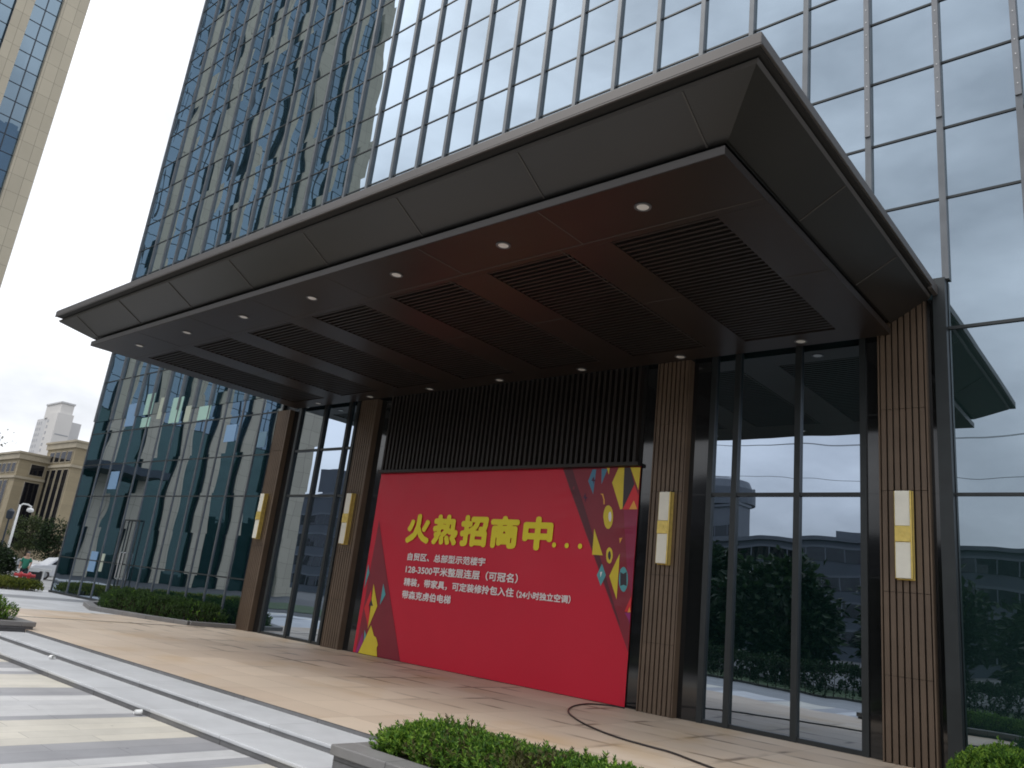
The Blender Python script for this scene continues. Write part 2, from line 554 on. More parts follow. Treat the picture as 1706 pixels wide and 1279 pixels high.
def plaza_mat():
    """long bands of white, cream and grey granite running towards the building"""
    mt, n, b = newmat('banded_plaza_granite')
    g = n.nodes.new('ShaderNodeTexCoord')
    sx = n.nodes.new('ShaderNodeSeparateXYZ')
    n.links.new(g.outputs['Object'], sx.inputs[0])
    x = math_node(n, 'DIVIDE', math_node(n, 'ADD', sx.outputs[0], 13.33), 5.95)
    fr = math_node(n, 'FRACT', x)
    r_ = n.nodes.new('ShaderNodeValToRGB')
    cr_ = r_.color_ramp
    cr_.interpolation = 'CONSTANT'
    wh, gy, cm = (0.58, 0.58, 0.58, 1), (0.33, 0.33, 0.345, 1), (0.58, 0.55, 0.48, 1)
    st = [(0.0, gy), (0.05, cm), (0.255, gy), (0.36, wh), (0.585, gy), (0.625, cm), (0.73, cm), (0.825, gy), (0.94, wh)]
    for i, (p, c) in enumerate(st):
        e = cr_.elements[i] if i < 2 else cr_.elements.new(p)
        e.position = p
        e.color = c
    n.links.new(fr, r_.inputs['Fac'])
    br = n.nodes.new('ShaderNodeTexBrick')
    br.offset = 0.37
    br.inputs['Scale'].default_value = 1.0
    br.inputs['Brick Width'].default_value = 1.6
    br.inputs['Row Height'].default_value = 0.30
    br.inputs['Mortar Size'].default_value = 0.004
    br.inputs['Color1'].default_value = (0.9, 0.9, 0.9, 1)
    br.inputs['Color2'].default_value = (1.06, 1.05, 1.03, 1)
    br.inputs['Mortar'].default_value = (0.62, 0.62, 0.62, 1)
    cb = n.nodes.new('ShaderNodeCombineXYZ')
    n.links.new(math_node(n, 'ADD', sx.outputs[1], 9.03), cb.inputs[0])
    n.links.new(sx.outputs[0], cb.inputs[1])
    n.links.new(cb.outputs[0], br.inputs['Vector'])
    n1 = n.nodes.new('ShaderNodeTexNoise')
    n1.inputs['Scale'].default_value = 1.1
    n1.inputs['Detail'].default_value = 8
    n1.inputs['Roughness'].default_value = 0.65
    n.links.new(g.outputs['Object'], n1.inputs['Vector'])
    vg = n.nodes.new('ShaderNodeTexVoronoi')     # old gum and grit
    vg.inputs['Scale'].default_value = 2.3
    n.links.new(g.outputs['Object'], vg.inputs['Vector'])
    gm = n.nodes.new('ShaderNodeMapRange')
    gm.inputs['From Min'].default_value = 0.02
    gm.inputs['From Max'].default_value = 0.05
    gm.inputs['To Min'].default_value = 0.55
    n.links.new(vg.outputs['Distance'], gm.inputs['Value'])
    k = math_node(n, 'MULTIPLY', math_node(n, 'MULTIPLY_ADD', n1.outputs['Fac'], 0.75, 0.62), gm.outputs[0])
    mu = n.nodes.new('ShaderNodeVectorMath')
    mu.operation = 'MULTIPLY'
    n.links.new(r_.outputs['Color'], mu.inputs[0])
    n.links.new(br.outputs['Color'], mu.inputs[1])
    sc = n.nodes.new('ShaderNodeVectorMath')
    sc.operation = 'SCALE'
    n.links.new(mu.outputs[0], sc.inputs[0])
    n.links.new(k, sc.inputs['Scale'])
    n.links.new(sc.outputs[0], b.inputs['Base Color'])
    b.inputs['Roughness'].default_value = 0.5
    return mt


M['platform'] = platform_mat()
M['plaza'] = plaza_mat()
M['tread'] = grid_mat('pale_grey_step_granite', (0.50, 0.51, 0.52), (0.33, 0.33, 0.33), (1.6, 9.0), 0.006, 0.05, 0.55, 'XY', 0, 0.26, 1.3, 0.05)
M['riser'] = grid_mat('grey_step_riser', (0.15, 0.15, 0.152), (0.09, 0.09, 0.09), (1.6, 9.0), 0.01, 0.18, 0.6, 'XZ', 0, 0.4, 2.5, 0.05)
M['pale_paving'] = grid_mat('pale_grey_paving', (0.50, 0.50, 0.50), (0.36, 0.36, 0.36), (0.6, 0.6), 0.006, 0.07, 0.6, 'XY', 0.5, 0.2, 0.6, 0.05)
M['grey_band'] = grid_mat('grey_paving_band', (0.23, 0.235, 0.24), (0.15, 0.15, 0.15), (0.9, 0.45), 0.006, 0.1, 0.6, 'XY', 0.5, 0.2, 0.9, 0.05)
M['asphalt'] = plain('asphalt', (0.06, 0.06, 0.062), 0.85, 0, 0.25, 1.2, bump=0.2)
M['grass'] = plain('grass_ground', (0.035, 0.06, 0.02), 0.9, 0, 0.35, 3.0, bump=0.5)
M['parking'] = plain('pale_concrete', (0.32, 0.32, 0.31), 0.8, 0, 0.15, 0.4)
M['stone_pier'] = grid_mat('beige_stone_panel', (0.47, 0.42, 0.32), (0.19, 0.165, 0.13), (0.98, 1.65), 0.014, 0.06, 0.6, 'YZ', 0, 0.08, 0.4, 0.1)
M['blue_glass'] = mirror_glass('blue_window_glass', (0.35, 0.46, 0.55), (0.010, 0.032, 0.055), 0.42, 0.8, 0.012, (1.05, 1.65), (0.38, 0), tilt=0.012)
M['podium_glass'] = mirror_glass('podium_glass', (0.30, 0.44, 0.44), (0.010, 0.032, 0.033), 0.15, 0.6, 0.01, (1.05, 3.3), tilt=0.01)  # low windows: the missing sky reflection is put into a darker glass
M['blue_frame'] = plain('blue_black_frame', (0.02, 0.03, 0.045), 0.5)
M['sandstone'] = grid_mat('sandstone_cladding', (0.28, 0.235, 0.155), (0.2, 0.165, 0.11), (1.2, 0.8), 0.01, 0.07, 0.8, 'XZ', 0.5, 0.2, 0.25, 0.05)
M['trim'] = plain('pale_stone_trim', (0.34, 0.30, 0.225), 0.8, 0, 0.1, 0.5)
M['dark_window'] = mirror_glass('dark_window_glass', (0.40, 0.42, 0.48), (0.010, 0.010, 0.012), 0.08, 0.3, 0.01, (1.5, 3.0), tilt=0.02)
M['street_wall'] = plain('grey_blue_cladding', (0.055, 0.065, 0.085), 0.6, 0, 0.12, 0.3)
M['street_light'] = plain('pale_band', (0.10, 0.11, 0.13), 0.6, 0, 0.1, 0.3)
M['tower_white'] = plain('haze_pale_wall', (0.60, 0.585, 0.56), 0.8, 0, 0.05, 0.05)  # distance haze painted in as a pale wall colour, here and below
M['tower_grey'] = plain('haze_grey_wall', (0.52, 0.52, 0.52), 0.8, 0, 0.05, 0.05)
M['tower_win'] = plain('grey_window', (0.30, 0.31, 0.33), 0.4)

# ================================================================== GROUND
tag(MB().quad((-900, -700, -0.30), (700, -700, -0.30), (700, 900, -0.30), (-900, 900, -0.30)).build('ground', M['asphalt']), kind='structure')
tag(MB().box(-60, 26, -11.9, -8.02, -0.4, -0.222).build('plaza', M['plaza']), kind='structure')
tag(MB().box(-16.5, 26, -16.0, -11.9, -0.4, -0.224).build('plaza_edge', M['grey_band']), kind='structure')
tag(MB().quad((-60, -24, -0.27), (26, -24, -0.27), (26, -16, -0.27), (-60, -16, -0.27)).build('lawn', M['grass']), kind='structure')
tag(MB().quad((-160, -6, -0.27), (-36.5, -6, -0.27), (-36.5, 60, -0.27), (-160, 60, -0.27)).build('car_park', M['parking']), kind='structure')

pl = MB().prism([(-23.5, -6.777), (14, -6.777), (14, 0.3), (-23.5, 0.3)], -0.4, 0.0)
tag(pl.build('platform', M['platform']), kind='structure')
# paving strips beyond the platform's far end; the grey one paints a kerb shadow
for nm, x0, x1, z, mt in (('pale_pavement', -28.4, -23.5, -0.006, 'pale_paving'), ('kerb_shadow_strip', -30.6, -28.4, -0.03, 'grey_band'),
                          ('far_pavement', -36.5, -30.6, -0.06, 'pale_paving')):
    tag(MB().box(x0, x1, -8.0, 0.3, -0.4, z).build(nm, M[mt]), kind='structure')
tag(MB().box(-36.5, -35.6, 0.3, 26, -0.4, -0.07).build('side_pavement', M['pale_paving']), kind='structure')
tag(MB().box(-20.83, -20.77, -6.5, -1.2, -0.02, 0.004).build('drain_strip', M['groove']), kind='structure')

# two shallow steps up to the platform
st = thing('entrance_steps', 'two broad pale grey granite steps with dark risers between plaza and beige platform', 'steps', (-12, -7.4, -0.22))
MB().box(-17.5, -6.15, -7.43, -6.78, -0.085, -0.046).build('tread', M['tread'], st, bevel=0.012)
MB().box(-17.5, -6.15, -8.024, -7.40, -0.172, -0.132).build('tread', M['tread'], st, bevel=0.012)
MB().box(-17.5, -6.15, -6.79, -6.779, -0.07, -0.002).build('riser', M['riser'], st)
MB().box(-17.5, -6.15, -7.415, -7.39, -0.17, -0.083).build('riser', M['riser'], st)
MB().box(-17.5, -6.15, -8.008, -7.98, -0.30, -0.17).build('riser', M['riser'], st)

# ================================================================== GLASS TOWER
XK = lambda k: -1.512 - 1.149 * k
tower = thing('glass_tower', 'tall mirror glass office tower with grey vertical fins rising behind the entrance canopy', 'building', (-12, 5, 0))
ZT = 56.0
MB().box(-35.2, 11.2, 0.09, 24, -0.1, ZT).build('wall', M['core'], tower)
MB().box(-35.32, -35.2, 0.0, 24.1, -0.1, ZT + 0.8).build('side_wall', M['lobby_glass'], tower)
ZS = [6.98, 8.75, 10.07, 11.37, 12.68, 13.61, 15.0, 16.3, 17.95, 19.3, 20.95, 22.25, 23.9, 25.2, 26.85, 28.15, 29.8, 31.1, 32.75, 34.05, 35.7, 37.0, 38.65, 40.0,
      41.6, 43.0, 44.6, 46.0, 47.6, 49.0, 50.6, 52.0, 53.6, 56.0]
panes = []


def pane(x0, x1, z0, z1, mat='glass', y=0.0):
    panes.append((x0, x1, z0, z1, mat, y))


for k in range(-11, 29):
    x1, x0 = XK(k), XK(k + 1)
    if k == 28:
        x0 = -35.31
    for i in range(len(ZS) - 1):
        if i or k > 0:
            pane(x0, x1, ZS[i], ZS[i + 1])
for k in range(-11, 1):            # beside the last column on the right
    for z0, z1 in ((0.0, 3.835), (3.835, 6.46), (6.46, 8.75)):
        pane(XK(k + 1) if k else -2.66, XK(k), z0, z1, 'glass')
for k in range(17, 29):            # low glass wall left of the entrance
    x1 = XK(k) if k > 17 else -20.98
    x0 = XK(k + 1) if k < 28 else -35.31
    for z0, z1 in ((-0.08, 1.36), (1.36, 3.82), (3.82, 5.11), (5.11, 6.45), (6.45, 6.98)):
        pane(x0, x1, z0, z1, 'lobby_glass')
for a, b in ((-6.60, -6.13), (-6.13, -5.01), (-5.01, -3.90)):
    pane(a, b, 0.03, 3.835, 'lobby_glass')
    pane(a, b, 3.835, 6.98, 'lobby_glass')
for a, b in ((-19.98, -18.72), (-18.72, -17.58), (-17.58, -17.2)):
    pane(a, b, 0.03, 3.825, 'lobby_glass')
    pane(a, b, 3.825, 5.14, 'lobby_glass')
    pane(a, b, 5.14, 6.98, 'lobby_glass')


def seen_area(p):
    x0, x1, z0, z1, _, y = p
    cs = [project((x, y, z)) for x, z in ((x0, z0), (x1, z0), (x1, z1), (x0, z1))]
    if any(c is None for c in cs):
        return 0
    cx = sum(c[0] for c in cs) / 4
    cy = sum(c[1] for c in cs) / 4
    if not (-20 < cx < 1726 and -20 < cy < 1299):
        return 0
    c = Vector(((x0 + x1) / 2, y, (z0 + z1) / 2))
    d = c - CAM
    if d.z > 0:
        for zc in (6.5, 7.1):
            t = (zc - CAM.z) / d.z
            q = CAM + d * t
            if 0 < t < 1 and -6.9 < q.y < 0 and -20.6 < q.x < -2.8:
                return 0
    a = 0
    cs = [(min(max(c[0], 0), 1706), min(max(c[1], 0), 1279)) for c in cs]
    for i in range(4):
        a += cs[i][0] * cs[(i + 1) % 4][1] - cs[(i + 1) % 4][0] * cs[i][1]
    return abs(a) / 2


panes.sort(key=seen_area, reverse=True)
rest = {'glass': MB(), 'lobby_glass': MB()}
rng = random.Random(3)
for i, (x0, x1, z0, z1, mt, y) in enumerate(panes):
    b = MB()
    b.quad((x0 + .01, y, z0 + .01), (x1 - .01, y, z0 + .01), (x1 - .01, y, z1 - .01), (x0 + .01, y, z1 - .01))
    b.add([(x0 + .01, y, z0 + .01), (x1 - .01, y, z0 + .01), (x1 - .01, y, z1 - .01), (x0 + .01, y, z1 - .01),
           (x0 + .01, y + .03, z0 + .01), (x1 - .01, y + .03, z0 + .01), (x1 - .01, y + .03, z1 - .01), (x0 + .01, y + .03, z1 - .01)],
          [(0, 4, 5, 1), (1, 5, 6, 2), (2, 6, 7, 3), (3, 7, 4, 0), (4, 7, 6, 5)])
    if i < 96:
        b.build('window_pane', M[mt], tower)
    else:
        rest[mt].add(b.v, b.f)
tag(rest['glass'].build('upper_glazing', M['glass'], tower), kind='stuff')
tag(rest['lobby_glass'].build('lower_glazing', M['lobby_glass'], tower), kind='stuff')

# vertical fins
for k in range(-11, 30):
    x = XK(k) if k < 29 else -35.26
    low = 7.16 if 1 <= k <= 16 else -0.05
    if k in (0, 1):
        low = 7.28 if k == 1 else 0.0
    fin = MB().box(x - .05, x + .05, -0.085, 0.0, low, ZT)
    if low < 1 and k >= 17:
        fin = MB().box(x - .045, x + .045, -0.07, 0.0, 7.0, ZT).box(x - .025, x + .025, -0.03, -0.001, low, 6.999)
    f = fin.build('fin', M['alu'], tower)
    if k <= 2:
        z0 = 10.25
        MB().box(x - .045, x + .045, -0.115, -0.087, z0, ZT).build('fin_cap', M['led'], f)
        dots = MB()
        for j in range(80):
            z = z0 + 0.2 + j * 0.28
            dots.box(x - .009, x + .009, -0.121, -0.116, z, z + .018)
        dots.build('light_dot', M['white_dot'], f)
for z in ZS[1:]:
    MB().box(-35.3, 11.2, -0.02, -0.002, z - .02, z + .02).build('transom', M['alu_dark'] if z < 60 else M['alu'], tower)
for z in (3.835, 6.46):
    MB().box(-2.66, 11.2, -0.03, -0.002, z - .024, z + .024).build('transom', M['alu_dark'], tower)
for z in (1.36, 3.82, 5.11, 6.45):
    MB().box(-35.3, -20.98, -0.018, -0.002, z - .02, z + .02).build('transom', M['alu_dark'], tower)
MB().box(-35.4, 11.3, -0.2, 0.3, ZT, ZT + 0.9).build('parapet', M['alu'], tower)
MB().box(-35.3, -20.98, -0.08, -0.001, -0.2, 0.02).build('plinth', M['alu_dark'], tower)
MB().box(-2.66, 11.2, -0.06, -0.001, -0.05, 0.06).build('plinth', M['alu_dark'], tower)
# mullions and transoms of the two lobby windows
for xs, zs in (((-6.60, -6.13, -5.01, -3.94), (3.835,)), ((-19.95, -18.72, -17.58, -17.22), (3.825, 5.14))):
    for x in xs:
        MB().box(x - .05, x + .05, -0.07, -0.001, 0.0, 6.9).build('mullion', M['alu_dark'], tower)
    for z in zs:
        MB().box(min(xs) + .05, max(xs) - .05, -0.05, -0.002, z - .03, z + .03).build('transom', M['alu_dark'], tower)
    MB().box(min(xs) + .05, max(xs) - .05, -0.05, -0.002, 0.0, 0.07).build('sill', M['alu_dark'], tower)
MB().box(-2.84, -2.66, -0.16, 0.0, 0.0, 7.28).build('corner_mullion', M['alu_dark'], tower)
# polished granite beside each column
for a, b in ((-20.31, -20.0), (-17.17, -16.93), (-16.25, -15.79), (-8.05, -7.73), (-7.03, -6.65), (-3.89, -3.67), (-2.96, -2.84), (-21.0, -20.97)):
    MB().box(a, b, -0.03, 0.08, 0.0, 6.98).build('granite_panel', M['granite'], tower)
MB().box(-15.79, -8.05, 0.0, 0.08, 0.0, 6.98).build('lobby_wall', M['core'], tower)
# glass door in the left wall
dr = MB().box(-29.93, -29.88, -0.09, -0.062, 0.0, 2.95).box(-28.74, -28.69, -0.09, -0.062, 0.0, 2.95).box(-29.88, -28.74, -0.09, -0.062, 2.90, 2.95).box(-29.34, -29.29, -0.09, -0.062, 0.03, 2.90).build('door', M['alu_dark'], tower)
for x in (-29.45, -29.18):
    MB().tube([(x, -0.10, 0.85), (x, -0.16, 0.87), (x, -0.16, 1.75), (x, -0.10, 1.77)], 0.022, 8).build('handle', M['steel'], dr)

# flat pale and blue patches laid on the glass
glass_patches = [(-32.25, -31.45, 6.62, 7.55, 'pale blue patch high on the glass nearest the tower corner', 'b'),
         (-30.78, -30.12, 7.0, 7.85, 'pale green patch high on the glass, above a shorter green one', 'g'),
         (-30.78, -30.05, 6.5, 6.88, 'short pale green patch just below a taller green one', 'g'),
         (-29.55, -29.2, 6.75, 7.6, 'narrow cream patch between two green patches high on the glass', 'c'),
         (-28.5, -27.7, 6.52, 7.5, 'widest mint patch, in the middle of the row on the glass', 'g'),
         (-27.35, -26.95, 6.5, 7.1, 'small cream patch right of the widest mint patch', 'c'),
         (-26.35, -25.55, 6.5, 7.0, 'mint patch nearest the canopy soffit on the glass', 'g'),
         (-24.2, -23.55, 5.62, 6.2, 'sky blue square patch on the glass left of the first ribbed column', 'b'),
         (-22.1, -21.65, 5.35, 5.85, 'small dull blue patch on the glass beside the first ribbed column', 'd'),
         (-32.35, -31.6, 4.1, 4.8, 'blue square patch low on the glass near the tower corner', 'b'),
         (-32.3, -31.7, 0.95, 1.7, 'pale blue patch at knee height on the glass near the corner', 'b'),
         (-31.3, -31.05, 1.0, 1.65, 'narrow pale patch just left of the glass door', 'c')]
fm = {'b': plain('pale_blue_patch', (0.20, 0.33, 0.50), 0.35), 'g': plain('pale_mint_patch', (0.36, 0.55, 0.47), 0.35), 'c': plain('cream_patch', (0.42, 0.46, 0.37), 0.4),
      'd': plain('dull_blue_patch', (0.13, 0.23, 0.31), 0.35)}
for x0, x1, z0, z1, lb, c in glass_patches:
    tag(MB().box(x0, x1, -0.012, -0.004, z0, z1).build('glass_patch', fm[c]), lb, 'film sheet', 'patches on the glass')

# ================================================================== COLUMNS
cols = [(-20.97, -20.31, 'brown ribbed column farthest left, where the canopy meets the low glass wall'),
        (-16.93, -16.25, 'brown ribbed column directly left of the red banner'),
        (-7.73, -7.035, 'brown ribbed column directly right of the red banner'),
        (-3.665, -2.96, 'brown ribbed column nearest, at the right end under the canopy edge')]
ztop = [6.40, 6.40, 6.40, 7.0]
for (x0, x1, lb), zt in zip(cols, ztop):
    c = thing('ribbed_column', lb, 'column', ((x0 + x1) / 2, -0.1, 0), 'ribbed columns of the entrance')
    rib, gro = MB(), MB()
    n = 7
    w = (x1 - x0 - 0.05) / n
    gro.box(x0 + .02, x1 - .02, -0.120, 0.08, 0.0, zt - .002)
    for z0, z1 in ((0.004, 1.165), (1.173, 2.35), (2.358, 3.86), (3.868, 5.15), (5.158, zt)):
        for i in range(n):
            a = x0 + .025 + i * w
            rib.box(a + .013, a + w - .013, -0.185, -0.119, z0, z1)
    rib.build('rib_cladding', M['bronze'], c)
    gro.build('backing', M['groove'], c)
    for a, b in ((x0 - .003, x0 + .018), (x1 - .018, x1 + .003)):
        MB().box(a, b, -0.195, -0.031, 0.0, zt - .001).build('edge_trim', M['bronze'], c)

# wall lamps on the columns
sl = ['white and gold wall lamp on the far left column', 'white and gold wall lamp on the column left of the banner',
      'white and gold wall lamp on the column right of the banner', 'white and gold wall lamp on the nearest column at the right']
sx = [-20.72, -16.64, -7.35, -3.31]
lamp0 = None
for x, lb in zip(sx, sl):
    if lamp0 is None:
        lamp0 = thing('wall_lamp', lb, 'wall lamp', (0, -0.186, 2.53), 'wall lamps on the columns')
        MB().box(-.125, .125, -0.225, -0.1855, 2.53, 3.85).build('back_plate', M['gold'], lamp0, bevel=.004)
        MB().box(.098, .122, -0.318, -0.225, 2.54, 3.84).box(-.122, -.112, -0.30, -0.225, 2.54, 3.84).build('side_rail', M['gold'], lamp0, bevel=.003)
        MB().box(-.111, .097, -0.312, -0.226, 3.315, 3.84).build('diffuser', M['acrylic'], lamp0, bevel=.006)
        MB().box(-.111, .097, -0.312, -0.226, 2.55, 3.075).build('diffuser', M['acrylic'], lamp0, bevel=.006)
        cl = MB().box(-.114, .0975, -0.326, -0.226, 3.078, 3.312).build('clasp', M['gold'], lamp0, bevel=.005)
        MB().box(-.03, .02, -0.334, -0.327, 3.16, 3.23).build('clasp_plate', M['gold'], cl, bevel=.003)
        t = lamp0
    else:
        t = copy_tree(lamp0)
        t['label'] = lb
    t.location.x = x

# ================================================================== SLATTED SCREEN
sc = thing('slatted_screen', 'dark brown screen of close vertical slats above the red banner', 'slatted screen', (-11.9, -0.05, 4.4))
b = MB()
x = -15.70
while x < -8.12:
    b.box(x, x + .062, -0.17, -0.05, 4.46, 6.41)
    x += .139
b.build('slats', M['slat'], sc)
MB().box(-15.79, -8.06, -0.05, -0.002, 4.44, 6.41).build('backing', M['shadowgap'], sc)
MB().box(-15.79, -8.06, -0.185, -0.002, 4.385, 4.455).build('bottom_rail', M['slat'], sc)

# ================================================================== RED BANNER
def fabric_red():
    mt, n, bs = newmat('red_banner_vinyl')
    g = n.nodes.new('ShaderNodeTexCoord')
    t = n.nodes.new('ShaderNodeTexNoise')
    t.inputs['Scale'].default_value = 0.8
    t.inputs['Detail'].default_value = 4
    n.links.new(g.outputs['Object'], t.inputs['Vector'])
    r_ = n.nodes.new('ShaderNodeValToRGB')
    r_.color_ramp.elements[0].color = (0.55, 0.010, 0.034, 1)
    r_.color_ramp.elements[1].color = (0.61, 0.015, 0.042, 1)
    n.links.new(t.outputs['Fac'], r_.inputs['Fac'])
    n.links.new(r_.outputs['Color'], bs.inputs['Base Color'])
    bs.inputs['Roughness'].default_value = 0.38
    bs.inputs['Specular IOR Level'].default_value = 0.4
    return mt


M['banner'] = fabric_red()
ban = thing('red_banner', 'large red leasing banner with yellow Chinese headline and white small print under the slats', 'banner', (-11.9, -0.06, 0))
bb = MB()
nx, nz_ = 96, 54
X0, X1, Z0, Z1 = -15.785, -8.052, 0.012, 4.382


def wr(x, z):   # creases and sag of the vinyl
    e = min((x - X0), (X1 - x), (z - Z0) * .8, (Z1 - z)) / 1.2
    e = max(0, min(1, e))
    y = 0.010 * mnoise.noise(Vector((x * .9, z * .7, 3.1))) + 0.005 * mnoise.noise(Vector((x * 2.6, z * 1.9, 8.1)))
    for cx, cz, l_, a in ((-9.85, 3.9, .28, .012), (-9.8, 3.65, .25, .010), (-9.85, 3.35, .22, .008), (-8.25, 3.2, .3, .012), (-8.2, 2.6, .35, .010), (-8.3, 1.75, .3, .009)):
        d = ((x - cx) / l_) ** 2 + ((z - cz - .15 * (x - cx)) / .085) ** 2
        y -= .8 * a * math.exp(-d)
    y -= .005 * math.sin(x * 9 + mnoise.noise(Vector((x, z, 0))) * 4) * max(0, 1 - (Z1 - z) / .6)
    return y


for j in range(nz_ + 1):
    for i in range(nx + 1):
        x = X0 + (X1 - X0) * i / nx
        z = Z0 + (Z1 - Z0) * j / nz_
        bb.v.append((x, -0.06 + wr(x, z), z))
for j in range(nz_):
    for i in range(nx):
        a = j * (nx + 1) + i
        bb.f.append((a, a + 1, a + nx + 2, a + nx + 1))
bb.build('banner_sheet', M['banner'], ban, smooth=True)
MB().box(X0 + .01, X1 - .01, -0.035, -0.002, Z0, Z1 - .01).build('backing_board', M['groove'], ban)
DC = {'burgundy': (0.20, 0.012, 0.026), 'maroon': (0.085, 0.010, 0.020), 'plum': (0.24, 0.012, 0.055), 'blue': (0.06, 0.19, 0.30), 'yellow': (0.60, 0.47, 0.03),
      'charcoal': (0.03, 0.022, 0.03), 'red': (0.56, 0.02, 0.03), 'orange': (0.70, 0.33, 0.05), 'white': (0.75, 0.75, 0.70), 'teal': (0.08, 0.30, 0.33),
      'magenta': (0.26, 0.015, 0.15), 'plumdark': (0.06, 0.012, 0.05)}
for k, c in DC.items():
    M['dc_' + k] = plain('print_' + k, tuple(min(.8, q * 1.12) for q in c), 0.4, 0, 0.05, 3)
DECOR=[
('burgundy',[(-9.95,4.4),(-8.02,4.39),(-8.03,1.44),(-8.05,0.95)]),
('burgundy',[(-15.58,3.2),(-15.33,2.63),(-14.07,-0.04),(-15.69,-0.01)]),
('maroon',[(-9.93,4.39),(-9.7,4.38),(-8.79,2.53),(-8.27,1.41),(-8.29,1.41)]),
('plum',[(-8.37,3.53),(-8.01,3.54),(-8.02,1.95),(-8.18,2.32)]),
('blue',[(-9.19,4.35),(-9.1,4.35),(-9.18,4.13),(-9.12,3.84),(-9.27,4.11)]),
('blue',[(-8.97,4.36),(-8.82,4.35),(-8.94,4.04)]),
('yellow',[(-8.84,4.37),(-8.77,4.37),(-8.78,4.23)]),
('yellow',[(-8.43,4.37),(-8.56,4.37),(-8.69,4.07),(-8.45,3.54),(-8.4,3.56)]),
('charcoal',[(-8.43,4.37),(-8.29,4.37),(-8.17,4.03),(-8.4,3.56)]),
('yellow',[(-8.29,4.37),(-8.03,4.36),(-8.07,3.92)]),
('red',[(-8.17,4.03),(-8.01,3.81),(-8.01,3.55),(-8.4,3.54)]),
('blue',[(-8.01,4.0),(-8.04,3.86),(-8.0,3.79)]),
('orange',[(-8.16,3.72),(-8.07,3.55),(-8.25,3.55)]),
('yellow',[(-8.6,3.39),(-8.6,3.32),(-8.61,3.26),(-8.63,3.21),(-8.66,3.17),(-8.69,3.16),(-8.73,3.17),(-8.76,3.2),(-8.79,3.25),(-8.81,3.32),(-8.83,3.39),(-8.83,3.46),(-8.82,3.52),(-8.8,3.58),(-8.77,3.61),(-8.73,3.62),(-8.7,3.61),(-8.66,3.58),(-8.63,3.53),(-8.61,3.46)]),
('white',[(-8.64,3.4),(-8.64,3.35),(-8.65,3.31),(-8.66,3.3),(-8.68,3.31),(-8.7,3.35),(-8.71,3.4),(-8.71,3.45),(-8.7,3.48),(-8.68,3.5),(-8.66,3.48),(-8.65,3.45)]),
('orange',[(-8.95,3.85),(-8.88,3.85),(-8.83,3.73),(-8.82,3.64),(-8.85,3.64),(-8.86,3.73),(-8.9,3.82)]),
('yellow',[(-9.02,3.16),(-8.77,2.65),(-9.02,2.65)]),
('yellow',[(-8.54,2.66),(-8.54,2.61),(-8.55,2.57),(-8.56,2.53),(-8.58,2.51),(-8.6,2.5),(-8.62,2.51),(-8.65,2.53),(-8.67,2.56),(-8.68,2.6),(-8.69,2.65),(-8.69,2.7),(-8.69,2.74),(-8.67,2.78),(-8.65,2.8),(-8.63,2.81),(-8.61,2.8),(-8.58,2.78),(-8.56,2.75),(-8.55,2.71)]),
('charcoal',[(-8.58,2.66),(-8.58,2.62),(-8.59,2.58),(-8.61,2.57),(-8.62,2.58),(-8.64,2.61),(-8.65,2.65),(-8.65,2.69),(-8.64,2.72),(-8.62,2.74),(-8.6,2.73),(-8.59,2.7)]),
('orange',[(-8.42,2.99),(-8.35,3.0),(-8.4,2.89)]),
('teal',[(-8.77,2.49),(-8.66,2.28),(-8.76,2.07),(-8.87,2.27)]),
('white',[(-8.8,2.33),(-8.75,2.34),(-8.78,2.23)]),
('yellow',[(-8.38,2.7),(-8.38,1.85),(-8.58,2.27)]),
('teal',[(-8.16,2.23),(-8.16,2.16),(-8.17,2.1),(-8.19,2.05),(-8.21,2.01),(-8.24,2.0),(-8.27,2.01),(-8.3,2.04),(-8.33,2.09),(-8.35,2.15),(-8.36,2.22),(-8.36,2.29),(-8.35,2.36),(-8.34,2.41),(-8.31,2.44),(-8.28,2.46),(-8.25,2.45),(-8.22,2.42),(-8.19,2.37),(-8.17,2.31)]),
('charcoal',[(-8.34,2.36),(-8.27,2.33),(-8.2,2.37),(-8.21,2.23),(-8.18,2.11),(-8.25,2.13),(-8.32,2.1),(-8.31,2.23)]),
('red',[(-8.02,1.95),(-8.19,1.65),(-8.0,1.65)]),
('orange',[(-8.08,1.75),(-8.01,1.65),(-8.12,1.64)]),
('magenta',[(-8.18,1.63),(-8.01,1.64),(-8.0,1.44),(-8.08,1.5)]),
('plumdark',[(-9.08,4.12),(-9.12,4.1),(-9.12,4.03),(-9.14,4.1),(-9.19,4.12),(-9.15,4.14),(-9.14,4.2),(-9.12,4.14)]),
('plumdark',[(-9.24,3.77),(-9.28,3.75),(-9.29,3.67),(-9.31,3.75),(-9.35,3.77),(-9.31,3.79),(-9.31,3.87),(-9.29,3.79)]),
('teal',[(-15.72,2.11),(-15.62,1.9),(-15.72,1.51),(-15.73,1.72)]),
('red',[(-15.45,1.51),(-15.39,1.28),(-15.46,1.13),(-15.36,0.91),(-15.36,0.63),(-15.62,1.05)]),
('yellow',[(-15.4,1.65),(-15.13,1.14),(-15.36,0.59),(-15.35,0.89),(-15.29,1.15),(-15.38,1.28)]),
('charcoal',[(-15.4,1.29),(-15.29,1.13),(-15.46,1.13)]),
('teal',[(-15.04,1.68),(-14.9,1.43),(-15.05,1.17)]),
('magenta',[(-15.53,0.5),(-15.45,0.26),(-15.59,-0.02),(-15.67,-0.01)]),
('teal',[(-15.47,0.56),(-15.38,0.45),(-15.43,0.25)]),
('yellow',[(-15.25,0.69),(-15.09,0.46),(-15.0,0.43),(-14.9,0.28),(-14.94,0.18),(-14.87,0.01),(-15.57,-0.03)]),
]
SHAPE = {'burgundy': 'corner_field', 'maroon': 'corner_band', 'plum': 'corner_field'}


